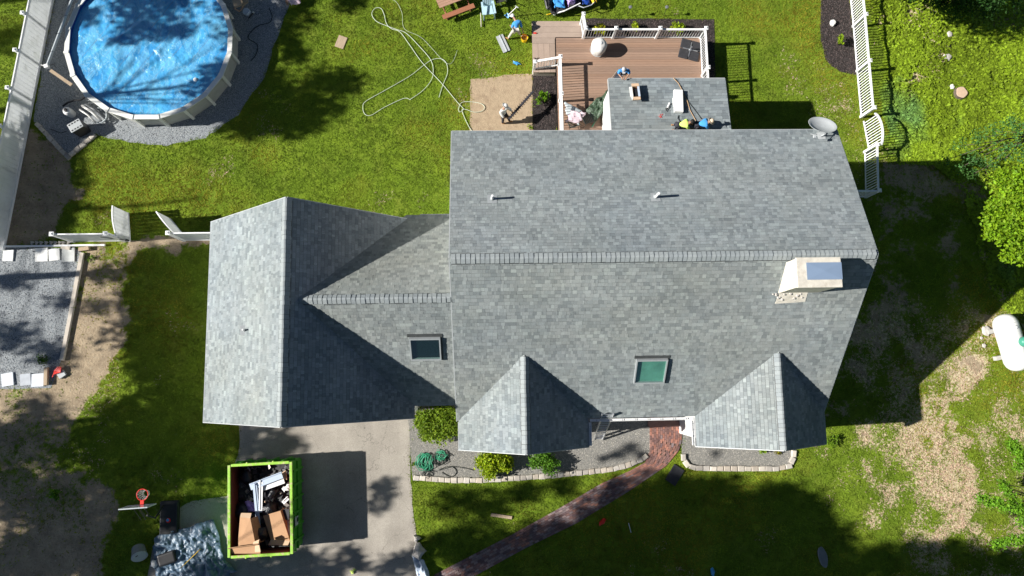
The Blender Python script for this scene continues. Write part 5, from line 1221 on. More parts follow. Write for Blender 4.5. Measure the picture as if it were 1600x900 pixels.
t = wthing('bagged_tools', 'dark tool bag and white rag on the tarp edge', 'tool bag', at(258, 878))
mb = MB(); c = at(262, 872, .3); mb.box((c.x, c.y, .3), (.9, .6, .35), .3); bev(mb.build('bag', M['black'], t), .1, 3); mb = MB(); c = at(243, 880, .2); mb.lathe([(.14,0),(.20,.1),(.14,.22),(.001,.26)], c, 12, wob=.2); mb.build('rag', M['shirt_w'], t, smooth=True)
mb = MB(); mb.tube([at(238, 875, .25), at(244, 890, .2)], .06, 8); mb.build('flashlight', M['dishm'], t)
for lab, x, y, w, d_, rz_, m_ in (('pair of lime work gloves on the driveway edge', 552, 893, .34, .16, .8, 'hiviz'),):
    o = cloth('work_glove', lab, 'gloves', [(547,892),(553,888),(557,890),(550,897)], .05, M[m_], .07, 8, 8, 51)
rk = at(654, 862, .2); t = wthing('boulder', 'pale upright rock at the driveway corner above blue panels', 'rock', rk)
mb = MB(); mb.lathe([(.22,0),(.30,.12),(.26,.32),(.14,.46),(.03,.5)], (rk.x, rk.y, 0), 9, sy=1.5, wob=.28); mb.build('rock', M['stone'], t); mb = MB(); mb.lathe([(.14,0),(.18,.08),(.12,.2),(.02,.26)], (rk.x-.1, rk.y+.62, 0), 8, wob=.3); mb.build('small_rock', M['stone'], t)
cloth('plastic_tub', 'blue-white crumpled packaging at the lower driveway corner', 'packaging', [(645,868),(664,876),(676,910),(655,912)], .2, M['lilac'], .30, 16, 16, 53)
def small(name, m, lab, cat, px, py, prof, rz_=0, sx=1, sy=1, z=.02, n=10, wob=.1):
    mb = MB(); mb.lathe(prof, (0, 0, 0), n, sx=sx, sy=sy, wob=wob); o = mb.build(name, M[m]); o.location = at(px, py, z); o.rotation_euler.z = rz_; return tag(o, lab, cat)
small('toy_car', 'red', 'small red toy lying in the dark lower lawn', 'toy', 941, 815, [(.12,0),(.17,.06),(.12,.14),(.03,.18)], -.8, .7, 1.4)
small('toy', 'bluep', 'blue object at the bottom edge of the lawn', 'toy', 1113, 893, [(.10,0),(.13,.06),(.08,.16),(.02,.2)], .1, .8, 1.8)
hose('metal_rod', [(982,817),(986,832)], .05, .02, 'alu', 'short shiny rod in the dark lower lawn', 'rod')
bm('plank', at(767, 804, .05), at(800, 809, .05), .16, .05, 'wood', 'weathered plank lying on the front lawn left of the path', 'plank')
mb = MB(); mb.box((0, 0, .04), (.62, .95, .07)); o = mb.build('door_mat', M['dark']); o.location = at(1054, 742, .02); o.rotation_euler.z = -.6; bev(o, .02); tag(o, 'dark mat lying on the lawn beside the brick path', 'mat')
small('board', 'grey', 'dim purple-grey slab lying in the lower right lawn', 'board', 1285, 870, [(.24,0),(.27,.05),(.22,.10),(.001,.11)], .2, .9, 2.0, wob=.03, n=18)
mb = MB(); mb.box((0, 0, .02), (.5, .7, .04)); o = mb.build('drain_cover', M['wood']); o.location = at(533, 66, .01); o.rotation_euler.z = -.35; tag(o, 'buried tan cover plate in the upper lawn', 'cover plate')

# ------------------------------------------------------------------ front ladder, dish, tank
t = wthing('ladder', 'aluminium extension ladder leaning on the front gutter', 'ladder', at(935, 690))
a0_, a1_ = at(928, 686, .05), at(941, 647, 4.55); b0_, b1_ = at(941, 687, .05), at(959, 646, 4.55)
z0_ = .05
for a, b_ in ((a0_, a1_), (b0_, b1_)):
    mb = MB(); mb.beam(a, b_, .035, .09); mb.build('side_rail', M['alu'], t)
for k in range(15):
    u = (k+.6)/15; p, q = a0_.lerp(a1_, u), b0_.lerp(b1_, u); mb = MB(); mb.tube([p, q], .022, 6); mb.build('rung', M['alu'], t)
z = 7.6
for _ in range(20): p = at(1283, 213, z); z = back_z(p.y)
t = wthing('satellite_dish', 'grey satellite dish on the back corner of the main roof', 'satellite dish', p); dc_ = at(1285, 196, z+.62)
mb = MB(); n_ = Vector((.05, .55, .83)).normalized(); uu = Vector((1, 0, 0)); uu = (uu-n_*uu.dot(n_)).normalized(); vv_ = n_.cross(uu)
Mx = Matrix((uu, vv_, n_)).transposed().to_4x4(); Mx.translation = dc_
rings = [(.001, -.10), (.25, -.08), (.48, -.02), (.60, .05), (.62, .05), (.60, .03), (.46, -.045), (.24, -.105), (.001, -.125)]
pts = []; fs = []; nn_ = 32
for r, h in rings: pts += [Mx @ Vector((cos(2*pi*j/nn_)*r*1.02, sin(2*pi*j/nn_)*r*.92, h)) for j in range(nn_)]
for i in range(len(rings)-1): fs += [(i*nn_+j, i*nn_+(j+1) % nn_, (i+1)*nn_+(j+1) % nn_, (i+1)*nn_+j) for j in range(nn_)]
mb.add(pts, fs); mb.build('reflector', M['dishm'], t, smooth=True)
mb = MB(); mb.tube([p, p+Vector((.03, .0, .35)), dc_-n_*.12], .035, 8); mb.build('mast', M['dishm'], t)
mb = MB(); mb.tube([dc_-n_*.1, dc_+Vector((-.45, -.55, .10))], .018, 6); mb.build('feed_arm', M['dishm'], t); mb = MB(); mb.box(dc_+Vector((-.45, -.55, .12)), (.10, .12, .08)); mb.build('feed_horn', M['dishm'], t)
mb = MB(); mb.box(p+Vector((0, 0, .04)), (.34, .34, .04)); mb.tube([p+Vector((-.05, -.05, .1)), p+Vector((-.5, .1, .05))], .02, 6); mb.build('foot', M['dishm'], t)
ta, tb = at(1574, 505, 1.0), at(1592, 565, 1.0); t = wthing('propane_tank', 'big white propane tank with green dome at the right edge', 'propane tank', at(1585, 535))
v = (tb-ta); L_ = v.length; v.normalize(); R_ = .60; mb = MB(); pts = [ta + v*(-.35), ta+v*(-.28), ta+v*(-.1), ta+v*.15]; rr_ = [.05, .30, .50, R_]
prof = [(-.50,.02),(-.47,.22),(-.38,.40),(-.22,.53),(0,R_),(L_,R_),(L_+.22,.53),(L_+.38,.40),(L_+.47,.22),(L_+.50,.02)]; sN = v.cross(Vector((0, 0, 1))).normalized(); vs_ = []; k = 28
for s_, r in prof: vs_ += [ta+v*s_+sN*cos(2*pi*j/k)*r+Vector((0, 0, -.15+sin(2*pi*j/k)*r)) for j in range(k)]
mb.add(vs_, [(i*k+j, (i+1)*k+j, (i+1)*k+(j+1) % k, i*k+(j+1) % k) for i in range(len(prof)-1) for j in range(k)] + [tuple(range(k)), tuple(range((len(prof)-1)*k, len(prof)*k))[::-1]]); mb.build('tank_body', M['tank'], t, smooth=True)

for s_ in (.0, .5, 1.0):
    c = ta+v*(L_*s_)+Vector((0, 0, -.15)); mb = MB(); mb.tube([c+sN*cos(a)*(R_+.002)+Vector((0, 0, sin(a)*(R_+.002))) for a in np.linspace(0, 2*pi, 36, endpoint=False)], .010, 5, closed=True); mb.build('weld_seam', M['dishm'], t)
for s_ in (.12, .88):
    c = ta+v*(L_*s_)+Vector((0, 0, R_-.12)); mb = MB(); mb.tube([c-v*.07, c-v*.05+Vector((0, 0, .08)), c+v*.05+Vector((0, 0, .08)), c+v*.07], .018, 6); mb.build('lifting_lug', M['steel'], t)
gd_ = at(1600, 534, 1.5); mb = MB(); mb.lathe([(.26,0),(.27,.18),(.22,.30),(.10,.36),(.001,.37)], (gd_.x, gd_.y, 1.40), 20); mb.build('valve_dome', M['tankg'], t, smooth=True)
for s_ in (.15, .85): 
    c = ta+v*(L_*s_); mb = MB(); mb.box((c.x, c.y, .14), (1.2, .22, .26), atan2(sN.y, sN.x)); mb.build('saddle', M['concrete'], t)
for x, y, s in ((1540,517,.28),(1537,540,.12),(1533,528,.09)): 
    small('field_stone', 'stone', 'grey stone in shade left of the propane tank' if s > .2 else ('small pale stone nearest the lawn by the propane tank' if y > 530 else 'small round stone between lawn and propane tank'), 'stone', x, y, [(s*.8,0),(s,s*.25),(s*.7,s*.55),(s*.1,s*.65)], wob=.09, n=14)

# ------------------------------------------------------------------ things on the rear wing roof
def onwing(x, y, h=0):
    z = 4.3
    for _ in range(20): p = at(x, y, z+h); z = wing_z(p.y)
    return p
wa = -math.atan(ES)
def onroof(name, lab, cat, x, y, rz_=0, group=None):
    o = thing(name, lab, cat, onwing(x, y, .02), 0, group); o.rotation_euler = (wa, 0, rz_); return o
t = onroof('cardboard_carton', 'open cardboard carton of nails on the rear wing roof', 'carton', 992, 148, .05)
for nm, c, d_, m_ in (('carton_wall', (-.17,0,.14), (.02,.62,.28), 'shirt_w'), ('carton_wall', (.17,0,.14), (.02,.62,.28), 'card'), ('carton_wall', (0,.30,.14), (.32,.02,.28), 'card'), ('carton_wall', (0,-.30,.14), (.32,.02,.28), 'card'), ('carton_base', (0,0,.012), (.32,.58,.02), 'card'), ('carton_flap', (0,.37,.29), (.36,.16,.02), 'cardi'), ('carton_flap', (0,-.37,.29), (.36,.16,.02), 'cardi'), ('carton_flap', (-.24,0,.285), (.15,.55,.02), 'shirt_w'), ('carton_flap', (.14,0,.292), (.10,.55,.02), 'lilac'), ('nail_coil', (.02,0,.14), (.16,.42,.14), 'black')):
    mb = MB(); mb.box(c, d_); mb.build(nm, M[m_], t)
t = onroof('siding_box', 'long white carton lying on the rear wing roof', 'carton', 1059, 160, -.06)
mb = MB(); mb.box((0, 0, .10), (.44, 1.22, .18)); b1 = mb.build('carton_body', M['trimw'], t); bev(b1, .012); mb = MB(); mb.box((-.24, .0, .08), (.05, .36, .12)); mb.build('end_tab', M['trimw'], t)
t = onroof('caulk_gun', 'white and black caulking gun on the rear wing roof', 'caulking gun', 1043, 168, -.45); mb = MB(); mb.tube([(0,-.05,.05),(0,.24,.05)], .045, 10); mb.build('tube', M['trimw'], t); mb = MB(); mb.tube([(0,-.05,.05),(0,-.26,.05)], .018, 6); mb.tube([(0,-.08,.05),(-.08,-.16,.03)], .02, 6); mb.build('handle', M['black'], t)
def roofline(name, px, h, r, m, lab, cat='hose'):
    pts = []
    for i in range(len(px)-1):
        for j in range(5): u_ = j/5; pts.append(onwing(px[i][0]*(1-u_)+px[i+1][0]*u_, px[i][1]*(1-u_)+px[i+1][1]*u_, h))
    pts.append(onwing(*px[-1], h)); mb = MB(); mb.tube(pts, r, 6); return tag(mb.build(name, M[m], smooth=True), lab, cat)
roofline('air_hose', [(1052,122),(1060,130),(1066,142),(1074,158),(1078,172),(1088,190)], .05, .014, 'hose_o', 'tan air hose running down the rear wing roof')
roofline('air_hose', [(1054,122),(1063,134),(1069,146),(1076,160),(1084,170),(1096,186)], .045, .012, 'hose_k', 'dark air hose beside the tan one on the rear wing roof')
roofline('air_hose', [(1060,180),(1059,185),(1063,191),(1068,194)], .05, .018, 'black', 'short black hose curling to the worker in yellow on the roof')
roofline('string', [(1029,181),(1034,184),(1031,179),(1036,178),(1031,184)], .03, .008, 'red', 'small tangle of reddish string on the rear wing roof', 'string')

# ------------------------------------------------------------------ upper lawn: table, chairs, tools
c = at(712, 6, .75); t = thing('picnic_table', 'reddish wooden picnic table cut by the top edge', 'picnic table', (c.x-.15, c.y+.45, 0), radians(22))
for k in range(5): mb = MB(); s = random.uniform(.9, 1.1); mb.box((0, -.31+k*.155, .75), (1.9, .145, .04)); mb.build('table_board', M['redwood2'], t)
for sy in (-1, 1):
    mb = MB(); mb.box((0, sy*.78, .44), (1.9, .27, .045)); mb.build('bench_seat', M['redwood'], t)
for sx in (-.7, .7):
    mb = MB(); mb.beam((sx, -.82, .40), (sx, .82, .40), .05, .10); mb.build('cross_beam', M['redwood'], t)
    for sy in (-1, 1): mb = MB(); mb.beam((sx, sy*.78, 0), (sx, sy*.25, .72), .05, .12); mb.build('leg', M['redwood'], t)
c = at(763, 14, .45); t = thing('garden_chair', 'pale blue plastic lawn chair beside the picnic table', 'chair', (c.x, c.y, 0), radians(8))
mb = MB(); mb.slab([(-.27,-.30,.42),(.27,-.30,.42),(.24,.26,.34),(-.24,.26,.34)], .03); mb.build('seat', M['chairb'], t)
for k in range(5): mb = MB(); x = -.20+k*.10; mb.slab([(x-.042,.24,.36),(x+.042,.24,.36),(x*1.15+.042,.55,.90),(x*1.15-.042,.55,.90)], .02); mb.build('back_slat', M['chairb'], t)
for sx in (-1, 1):
    mb = MB(); mb.slab([(sx*.33-.06,-.38,.60),(sx*.33+.06,-.38,.60),(sx*.31+.05,.38,.60),(sx*.31-.05,.38,.60)], .03); mb.build('armrest', M['chairb'], t)
    mb = MB(); mb.beam((sx*.31,-.40,0),(sx*.30,-.32,.58),.07,.07); mb.build('leg', M['chairb'], t); mb = MB(); mb.beam((sx*.30,.42,0),(sx*.28,.30,.56),.07,.07); mb.build('leg', M['chairb'], t)
hose('stick', [(751,20),(752,42)], .12, .025, 'timber', 'grey stick standing out under the blue plastic chair', 'stick')
t = wthing('camping_chair', 'dark folding camp chair beyond the blue plastic chair', 'chair', at(780, 2)); 
for a, b_ in (((772,-6),(784,9)),((786,-6),(774,8)),((778,-8),(792,2))): mb = MB(); mb.tube([at(*a, .1), at(*b_, .7)], .02, 6); mb.build('tube_leg', M['hose_k'], t)
cs = at(780, 0, .5); mb = MB(); mb.box((cs.x, cs.y+.1, .45), (.5, .45, .03), .3); mb.build('seat', M['dark'], t); mb = MB(); mb.box((cs.x+.1, cs.y+.35, .75), (.5, .05, .5), .3); mb.build('backrest', M['dark'], t)
t = wthing('plastic_shovel', 'blue-bladed shovel with white handle leaning in the upper lawn', 'shovel', at(791, 26)); mb = MB(); mb.tube([at(794, 24, .2), at(808, 10, .9)], .022, 7); mb.build('shaft', M['trimw'], t)
q = [at(788,24,.1), at(793,20,.2), at(797,24,.22), at(794,29,.12)]; mb = MB(); mb.slab(q, .02); mb.build('blade', M['bluep'], t); mb = MB(); mb.tube([at(805,9,.92), at(810,12,.92)], .03, 7); mb.build('grip', M['dishm'], t)
p = at(786, 68, .05); t = thing('metal_channel', 'grey metal channel lying on the lawn near the deck', 'metal channel', (p.x, p.y, .03), radians(23)); mb = MB(); mb.box((-.11, 0, .02), (.20, 1.05, .03)); mb.box((.12, 0, .02), (.18, 1.05, .03)); mb.build('web', M['dishm'], t); mb = MB(); mb.box((.01, 0, .055), (.04, 1.05, .05)); mb.build('fold', M['greyw'], t)
p = at(819, 63, 0); t = thing('bucket', 'yellow bucket beside the deck landing', 'bucket', (p.x, p.y, 0)); mb = MB(); mb.lathe([(.15,0),(.19,.38),(.205,.38),(.205,.36),(.185,.36),(.15,.03),(.001,.03)], n=24); mb.build('body', M['yellow'], t, smooth=False); mb = MB(); mb.tube([(cos(a)*.2, .03+.06*sin(a), .36+.05*sin(a)) for a in np.linspace(0, pi, 10)], .008, 5); mb.build('handle', M['trimw'], t); mb = MB(); mb.lathe([(.16,.16),(.16,.17),(.001,.18)], n=16); mb.build('mortar', M['wood'], t)
small('blue_glove', 'bluep', 'bright blue glove on the grass left of the stairs', 'glove', 807, 99, [(.10,0),(.14,.04),(.08,.09),(.001,.1)], -.3, 1.6, .7, wob=.25)
small('red_cup', 'red', 'tiny red tool on the deck landing', 'tool', 836, 52, [(.06,0),(.07,.03),(.001,.05)], 0, 1.6, .6, z=.57)
t = wthing('clamp', 'small dark clamp on the landing above the stair rail', 'clamp', at(838, 92, .56)); mb = MB(); mb.tube([at(834,90,.6), at(837,92.5,.6), at(841,90,.6)], .02, 6); mb.build('jaw', M['hose_k'], t)
# cart with garden clutter at the top
t = wthing('garden_cart', 'garden cart heaped with dark bags and cloths at the top edge', 'cart', at(885, 8)); 
cu = at(898, 8, .55)
mb = MB(); mb.slab([at(862,22,.5), at(905,10,.5), at(936,-6,.5), at(905,-16,.5), at(852,-2,.5)], .06); mb.build('tray', M['dark'], t)
mb = MB(); mb.tube([at(904,9,.7), at(912,12,.75), at(924,8,.75), at(934,-2,.75), at(938,-10,.75)], .028, 7); mb.build('rim_tube', M['greyw'], t)
mb = MB(); mb.tube([at(864,22,.35), at(882,17,.6), at(907,5,.75)], .035, 7); mb.build('handle', M['trimw'], t); mb = MB(); mb.tube([at(872,21,.3), at(900,9,.55)], .02, 6); mb.build('brace', M['trimw'], t)
wv_ = at(866, 19, .22); mb = MB(); mb.lathe([(.10,-.06),(.19,-.05),(.19,.05),(.10,.06)], (0,0,0), 18); o = mb.build('wheel', M['trimw'], t); o.matrix_basis = Matrix.Translation(wv_) @ Matrix.Rotation(1.2, 4, 'Y'); o['_skip'] = 1
for lab, q, m_, z_, cat in (('black bin bag at the left end of the garden cart', [(850,-8),(862,-8),(862,18),(852,14)], 'black', .6, 'bag'), ('blue jeans heaped in the garden cart', [(864,-6),(884,-8),(882,12),(866,13)], 'shirt_b', .62, 'clothes'), ('lilac cloth heaped in the garden cart', [(884,-8),(900,-8),(900,6),(886,11)], 'purple', .62, 'cloth'), ('dark blue cushion in the garden cart', [(907,-10),(924,-10),(922,8),(910,9)], 'liner', .6, 'cushion'), ('orange-yellow cloth at the right end of the cart', [(925,-10),(933,-10),(931,4),(924,6)], 'yellow', .62, 'cloth')):
    cloth('heaped_cloth', lab, cat, q, z_, M[m_], .22, 14, 14, 60+len(lab))
hose('orange_handle', [(854,23),(862,21)], .1, .025, 'yellow', 'short orange tool handle beside the cart wheel', 'tool')
# solar path lights beyond the deck
for lab, x, y in (('left black solar path light behind the deck', 985, 11), ('right black solar path light behind the deck', 1042, 11)):
    c = at(x-5, y+14, 0); tp = at(x, y, .95); t = wthing('path_light', lab, 'garden light', c, 'path lights behind the deck'); mb = MB(); mb.tube([c, tp], .012, 6); mb.build('stake', M['black'], t); mb = MB(); mb.lathe([(.03,-.12),(.05,-.02),(.10,0),(.09,.03),(.001,.05)], tp, 12); mb.build('lamp_head', M['grey'], t)
# stump-like white stone in the right mulch bed, stump and stones among the weeds
small('white_stone', 'shirt_w', 'white round stone in the right mulch bed', 'stone', 1300, 37, [(.16,0),(.17,.12),(.14,.20),(.001,.22)], 0, .9, 1.1, n=8, wob=.06)
p = at(1498, 147, 0); t = thing('tree_stump', 'cut tree stump among the weeds', 'stump', (p.x, p.y, 0)); mb = MB(); mb.lathe([(.40,0),(.36,.12),(.33,.26)], n=24, wob=.05); mb.build('bark_side', M['bark'], t); mb = MB(); mb.lathe([(.325,.262),(.30,.275),(.001,.28)], n=24, wob=.05); mb.build('cut_face', M['cut'], t)
for lab, x, y, s, m_ in (('small white stone touching the stump', 1487, 136, .15, 'shirt_w'), ('grey flat stone above the stump', 1479, 90, .24, 'stone'), ('pale stone at the top of the rock cluster in the weeds', 1483, 54, .17, 'stone'), ('small pink stone in the rock cluster', 1490, 66, .11, 'edge'), ('pale stone lowest in the rock cluster', 1485, 72, .12, 'edge'), ('flesh-coloured stone at the right of the rock cluster', 1497, 70, .14, 'cut'), ('tiny stone at the right end of the rock cluster', 1500, 63, .09, 'edge')):
    small('field_stone', m_, lab, 'stone', x, y, [(s*.85,0),(s,s*.3),(s*.75,s*.6),(s*.1,s*.7)], random.uniform(0, 3), 1.1, .9, wob=.09, z=.03, n=14)
# pool side odds
t = wthing('pool_steps', 'wooden pool steps at the top of the pool', 'steps', at(378, 4))
for k, (q, z_) in enumerate((([(361,-6),(372,-10),(378,8),(366,12)], 1.1), ([(370,-10),(382,-14),(388,3),(378,10)], .75))):
    pp = [at(x, y, z_) for x, y in q]; mb = MB(); mb.slab(pp[::-1] if (pp[1]-pp[0]).cross(pp[2]-pp[0]).z < 0 else pp, .06); mb.build('tread', M['wood'], t)
mb = MB(); mb.tube([at(366,13,1.15), at(374,18,.6), at(392,-6,.6)], .035, 6); mb.build('frame', M['redwood2'], t)
t = wthing('toy_bucket', 'pale blue plastic tub on the stones right of the pool', 'tub', at(387, 19)); p = at(385, 18, .2); mb = MB(); mb.lathe([(.16,0),(.22,.20),(.18,.26),(.001,.27)], (p.x, p.y, 0), 9, wob=.1); mb.build('tub', M['lilac'], t); mb = MB(); mb.tube([at(388,29,.1), at(396,20,.1)], .03, 6); mb.build('handle', M['black'], t); mb = MB(); mb.lathe([(.06,0),(.06,.05),(.001,.06)], at(396,20,.06), 8); mb.build('knob', M['trimw'], t)
hose('hose_loop', [(420,12),(425,25),(421,35),(404,40),(392,50),(388,60),(402,70),(400,85),(392,95)], .03, .022, 'black', 'black hose winding over the stones right of the pool')
cloth('towel', 'white and red towel on the grass above the pool gravel', 'towel', [(446,-6),(472,-8),(470,6),(456,10)], .35, M['pinkw'], .12, 12, 10, 71)
t = wthing('folding_table', 'small reddish side table at the top by the pool gravel', 'table', at(455, -2)); mb = MB(); c = at(452, -4, .4); mb.box((c.x, c.y, .4), (.5, .5, .04), .4); mb.build('table_top', M['redwood2'], t); mb = MB(); [mb.beam((c.x+a, c.y+b_, 0), (c.x+a, c.y+b_, .38), .05, .05) for a in (-.2, .2) for b_ in (-.2, .2)]; mb.build('leg', M['redwood2'], t)
# ------------------------------------------------------------------ plants
LEAFV = {}
def leaf_tris(clumps, n_per, size, z_up=.35, dens=None, seed=1, gauss=.55):
    """many small folded leaves spread through blobs (x, y, z, r[, rz])"""
    r_ = np.random.RandomState(seed); TT = []; RR = []
    for c in clumps:
        x, y, z, r = c[:4]; rz = c[4] if len(c) > 4 else r*.8; n = int(n_per*(r**2))
        d = r_.normal(0, 1, (n, 3)); d /= np.linalg.norm(d, axis=1)[:, None]; rad = r_.beta(2.2, 1.1, n)
        wob = 1 + .22*np.sin(d[:, 0]*5+seed+x*3)*np.cos(d[:, 1]*6+y) + .16*np.sin(d[:, 2]*9+d[:, 0]*7)
        p = d*(rad*wob)[:, None]*np.array([r, r, rz]) + np.array([x, y, z])
        t = r_.normal(0, 1, (n, 3)) + np.array([0, 0, z_up*3]); t /= np.linalg.norm(t, axis=1)[:, None]
        a = np.cross(t, r_.normal(0, 1, (n, 3))); a /= np.linalg.norm(a, axis=1)[:, None]; b_ = np.cross(t, a)
        s = size*r_.uniform(.6, 1.35, n)[:, None]
        tip, base, l, rr2 = p + a*s, p - a*s*.7, p + b_*s*.55 + t*s*.2, p - b_*s*.55 + t*s*.2
        TT += [np.stack([base, l, tip], 1), np.stack([base, tip, rr2], 1)]
        clf = .75 + .5*fbm(p[:, 0]+p[:, 2], p[:, 1], 1.2/max(.3, r), seed+3)
        v = clf*r_.uniform(.65, 1.35, n); RR += [v, v*.93]
    return np.concatenate(TT), np.concatenate(RR)
def crown(name, clumps, n_per, size, col, m, parent, seed=1, z_up=.35, yel=.15):
    T, v = leaf_tris(clumps, n_per, size, z_up, seed=seed); h = np.random.RandomState(seed+5).uniform(-yel, yel, len(v))
    t = np.stack([v*col[0]*(1+h), v*col[1], v*col[2]*(1-h)], 1); T = T - 0
    return tris_object(name, T, t, m, kind=None, parent=parent)
def shrub(name, lab, cat, px, py, r, hgt, col, n, size, seed, nb=9, sx=1, sy=1, m='leaf', z0=0, group=None):
    c = at(px, py, hgt*.55); root = wthing(name, lab, cat, (c.x, c.y, z0), group); rnd = random.Random(seed); cl = []
    for i in range(nb):
        a = rnd.uniform(0, 6.28); q = rnd.uniform(.15, .72)*r; rr = r*rnd.uniform(.34, .52); cl.append((c.x+cos(a)*q*sx, c.y+sin(a)*q*sy, z0+hgt*.62+rnd.uniform(-.12, .14)*hgt-(q/r)*hgt*.2, rr, min(rr, hgt*.42)))
    crown('foliage', cl, n, size, col, M[m], root, seed)
    mb = MB()
    for i in range(6): a = i*1.05; mb.tube([(c.x+cos(a)*.05, c.y+sin(a)*.05, z0), (c.x+cos(a)*r*.3, c.y+sin(a)*r*.3, z0+hgt*.5)], .018, 5)
    mb.build('stem', M['bark'], root); return root
shrub('shrub', 'large light-green shrub in the corner between link wing and gable', 'shrub', 682, 662, 1.28, 1.5, (1.25, .98, .7), 1500, .075, 11, 22, .95, .98)
shrub('shrub', 'bright yellow-green shrub under the left gable front edge', 'shrub', 770, 726, 1.0, 1.0, (2.1, 1.45, .4), 1500, .075, 12, 16, 1.05, .82)
shrub('shrub', 'darker green shrub right of the yellow-green one', 'shrub', 851, 722, .84, .95, (.72, .85, .7), 1500, .062, 13, 14, 1.1, .72)
shrub('shrub', 'feathery bright shrub in the small mulch bed beside the deck', 'shrub', 848, 152, .40, .9, (1.1, 1.15, .5), 1100, .075, 14, 9)
for i, (x, lab) in enumerate(((938, 'yellow flowering plant behind the railing nearest the covered grill'), (993, 'small yellow-green plant behind the middle of the deck railing'), (1061, 'yellow-green plant behind the right part of the deck railing'))):
    shrub('flowering_plant', lab, 'plant', x, 42, .46 if i != 1 else .32, .6, ((2.6,1.4,.4),(2.2,1.45,.4),(2.2,1.5,.4))[i], 1000, .07, 15+i, 8, group='yellow plants behind the deck railing')
shrub('young_tree', 'slender yellow-green sapling in the right mulch bed', 'sapling', 1314, 63, .30, .9, (1.7, 1.35, .5), 900, .08, 21, 7, .8, 1.3)
shrub('flowering_plant', 'small green plant in the right front gravel bed', 'plant', 1192, 703, .28, .35, (1.3, 1.1, .5), 900, .06, 22, 6)
shrub('flowering_plant', 'small plant with reddish leaves at the far right front bed', 'plant', 1215, 706, .22, .35, (1.7, .8, .5), 900, .06, 23, 6)
shrub('weed_clump', 'leafy weed growing at the east gable corner', 'weed', 1303, 690, .40, .4, (1.0, .9, .5), 900, .06, 24, 8)
shrub('weed_clump', 'round green plant alone in the shaded dirt at lower left', 'weed', 85, 773, .36, .4, (.9, 1.0, .8), 900, .08, 25, 8)
shrub('weed_clump', 'green weeds at the driveway edge by the coiled hose', 'weed', 645, 725, .20, .2, (1.1, 1.0, .6), 900, .05, 26, 5)
shrub('weed_clump', 'bright weed at the foot of the left deck railing', 'weed', 868, 203, .18, .3, (1.6, 1.2, .4), 900, .05, 27, 5)
shrub('weed_clump', 'pale green weed in the sand beside the mulch bed', 'weed', 828, 200, .25, .15, (1.5, 1.2, .5), 700, .05, 28, 5)
shrub('weed_clump', 'dark weeds at the corner of the parking pad', 'weed', 68, 562, .45, .3, (.5, .6, .6), 600, .06, 29, 7)
shrub('weed_clump', 'small weed tuft on the dirt beside the pad timber', 'weed', 143, 403, .30, .2, (.9, .85, .6), 700, .05, 30, 5)

SV = Vector((cos(SUN_SH), sin(SUN_SH), 0)) / tan(SUN_EL)       # how far a shadow falls per metre of height
def tree(name, lab, base, h, clumps, col, n, size, seed, tr=.22, m='leaf', z_up=.35, group=None, forks=None):
    root = wthing(name, lab, 'tree', (base[0], base[1], 0), group); rnd = random.Random(seed)
    bx, by = base; mb = MB(); pts = [(bx+sin(i*1.7+seed)*.08*i*.3, by+cos(i*1.3+seed)*.08*i*.3, h*i/8) for i in range(9)]; mb.tube(pts, tr, 10, r1=tr*.22)
    mb.lathe([(tr*1.9,-.05),(tr*1.3,.12),(tr*1.02,.5)], (bx, by, 0), 10, wob=.15); mb.build('trunk', M['bark'], root, smooth=True)
    mb = MB()
    for c in clumps:
        c = Vector(c[:3]); z0 = max(h*.12, min(h*.88, c.z-Vector((c.x-bx, c.y-by)).length*.35)); a = Vector((bx, by, z0)); mid = a.lerp(c, .5)+Vector((rnd.uniform(-.3, .3), rnd.uniform(-.3, .3), .3)); mb.tube([a, mid, c], max(.03, tr*.22), 6, r1=.015)
    mb.build('limb', M['bark'], root, smooth=True); crown('crown', clumps, n, size, col, M[m], root, seed, z_up); return root
# trees seen in the picture
def cl(pxs, seed=0): return [(*at(x, y, z)[:2], z, r, r*.75) for x, y, z, r in pxs]
b_ = at(1640, 345); tree('maple_tree', 'bright yellow-green leafy tree crown at the right edge', (b_.x, b_.y), 6.5,
    cl([(1578,290,4.6,.85),(1560,335,4.4,.75),(1600,330,5.2,1.1),(1580,365,4.6,.8),(1615,375,4.9,1.0),(1600,280,5.0,.8),(1562,360,4.0,.6),(1640,300,5.2,1.3),(1640,370,5.4,1.3),(1680,330,5.6,1.6),(1592,393,4.2,.45),(1555,318,4.0,.45),(1550,345,3.9,.5),(1545,365,3.6,.4),(1565,275,4.0,.5),(1575,400,3.9,.45),(1600,398,4.4,.6)]), (1.5, 1.32, .55), 750, .105, 31, m='leaf')
b_ = at(1600, 215); tree('locust_tree', 'feathery grey-green small tree above the bright crown', (b_.x, b_.y), 4.2,
    cl([(1500,228,1.7,.45),(1520,245,1.9,.55),(1545,255,2.2,.6),(1530,215,2.0,.6),(1570,235,2.5,.7),(1500,262,1.6,.35),(1520,272,1.7,.4),(1555,205,2.4,.6),(1590,205,2.8,.7),(1480,250,1.4,.3),(1600,240,2.8,.7),(1580,190,2.5,.55)]), (.62, .78, 2.2), 430, .07, 32, .12)
b_ = at(1540, -20); tree('dark_conifer', 'dark conifer reaching in at the top right corner', (b_.x, b_.y), 10.5,
    cl([(1520,-25,3.0,1.3),(1500,-15,2.2,.9),(1540,5,1.9,.9),(1560,-30,4.5,1.6),(1590,-60,6.0,1.8),(1480,-18,1.8,.7),(1600,-20,3.5,1.2),(1555,-55,8.0,1.5),(1450,-12,2.0,.9),(1470,8,1.5,.6),(1500,12,1.6,.7),(1440,-30,3.4,1.3),(1400,-45,4.5,1.4),(1430,-50,6,1.6),(1380,-60,6.5,1.6)]), (.20, .30, .6), 520, .10, 33, .22)
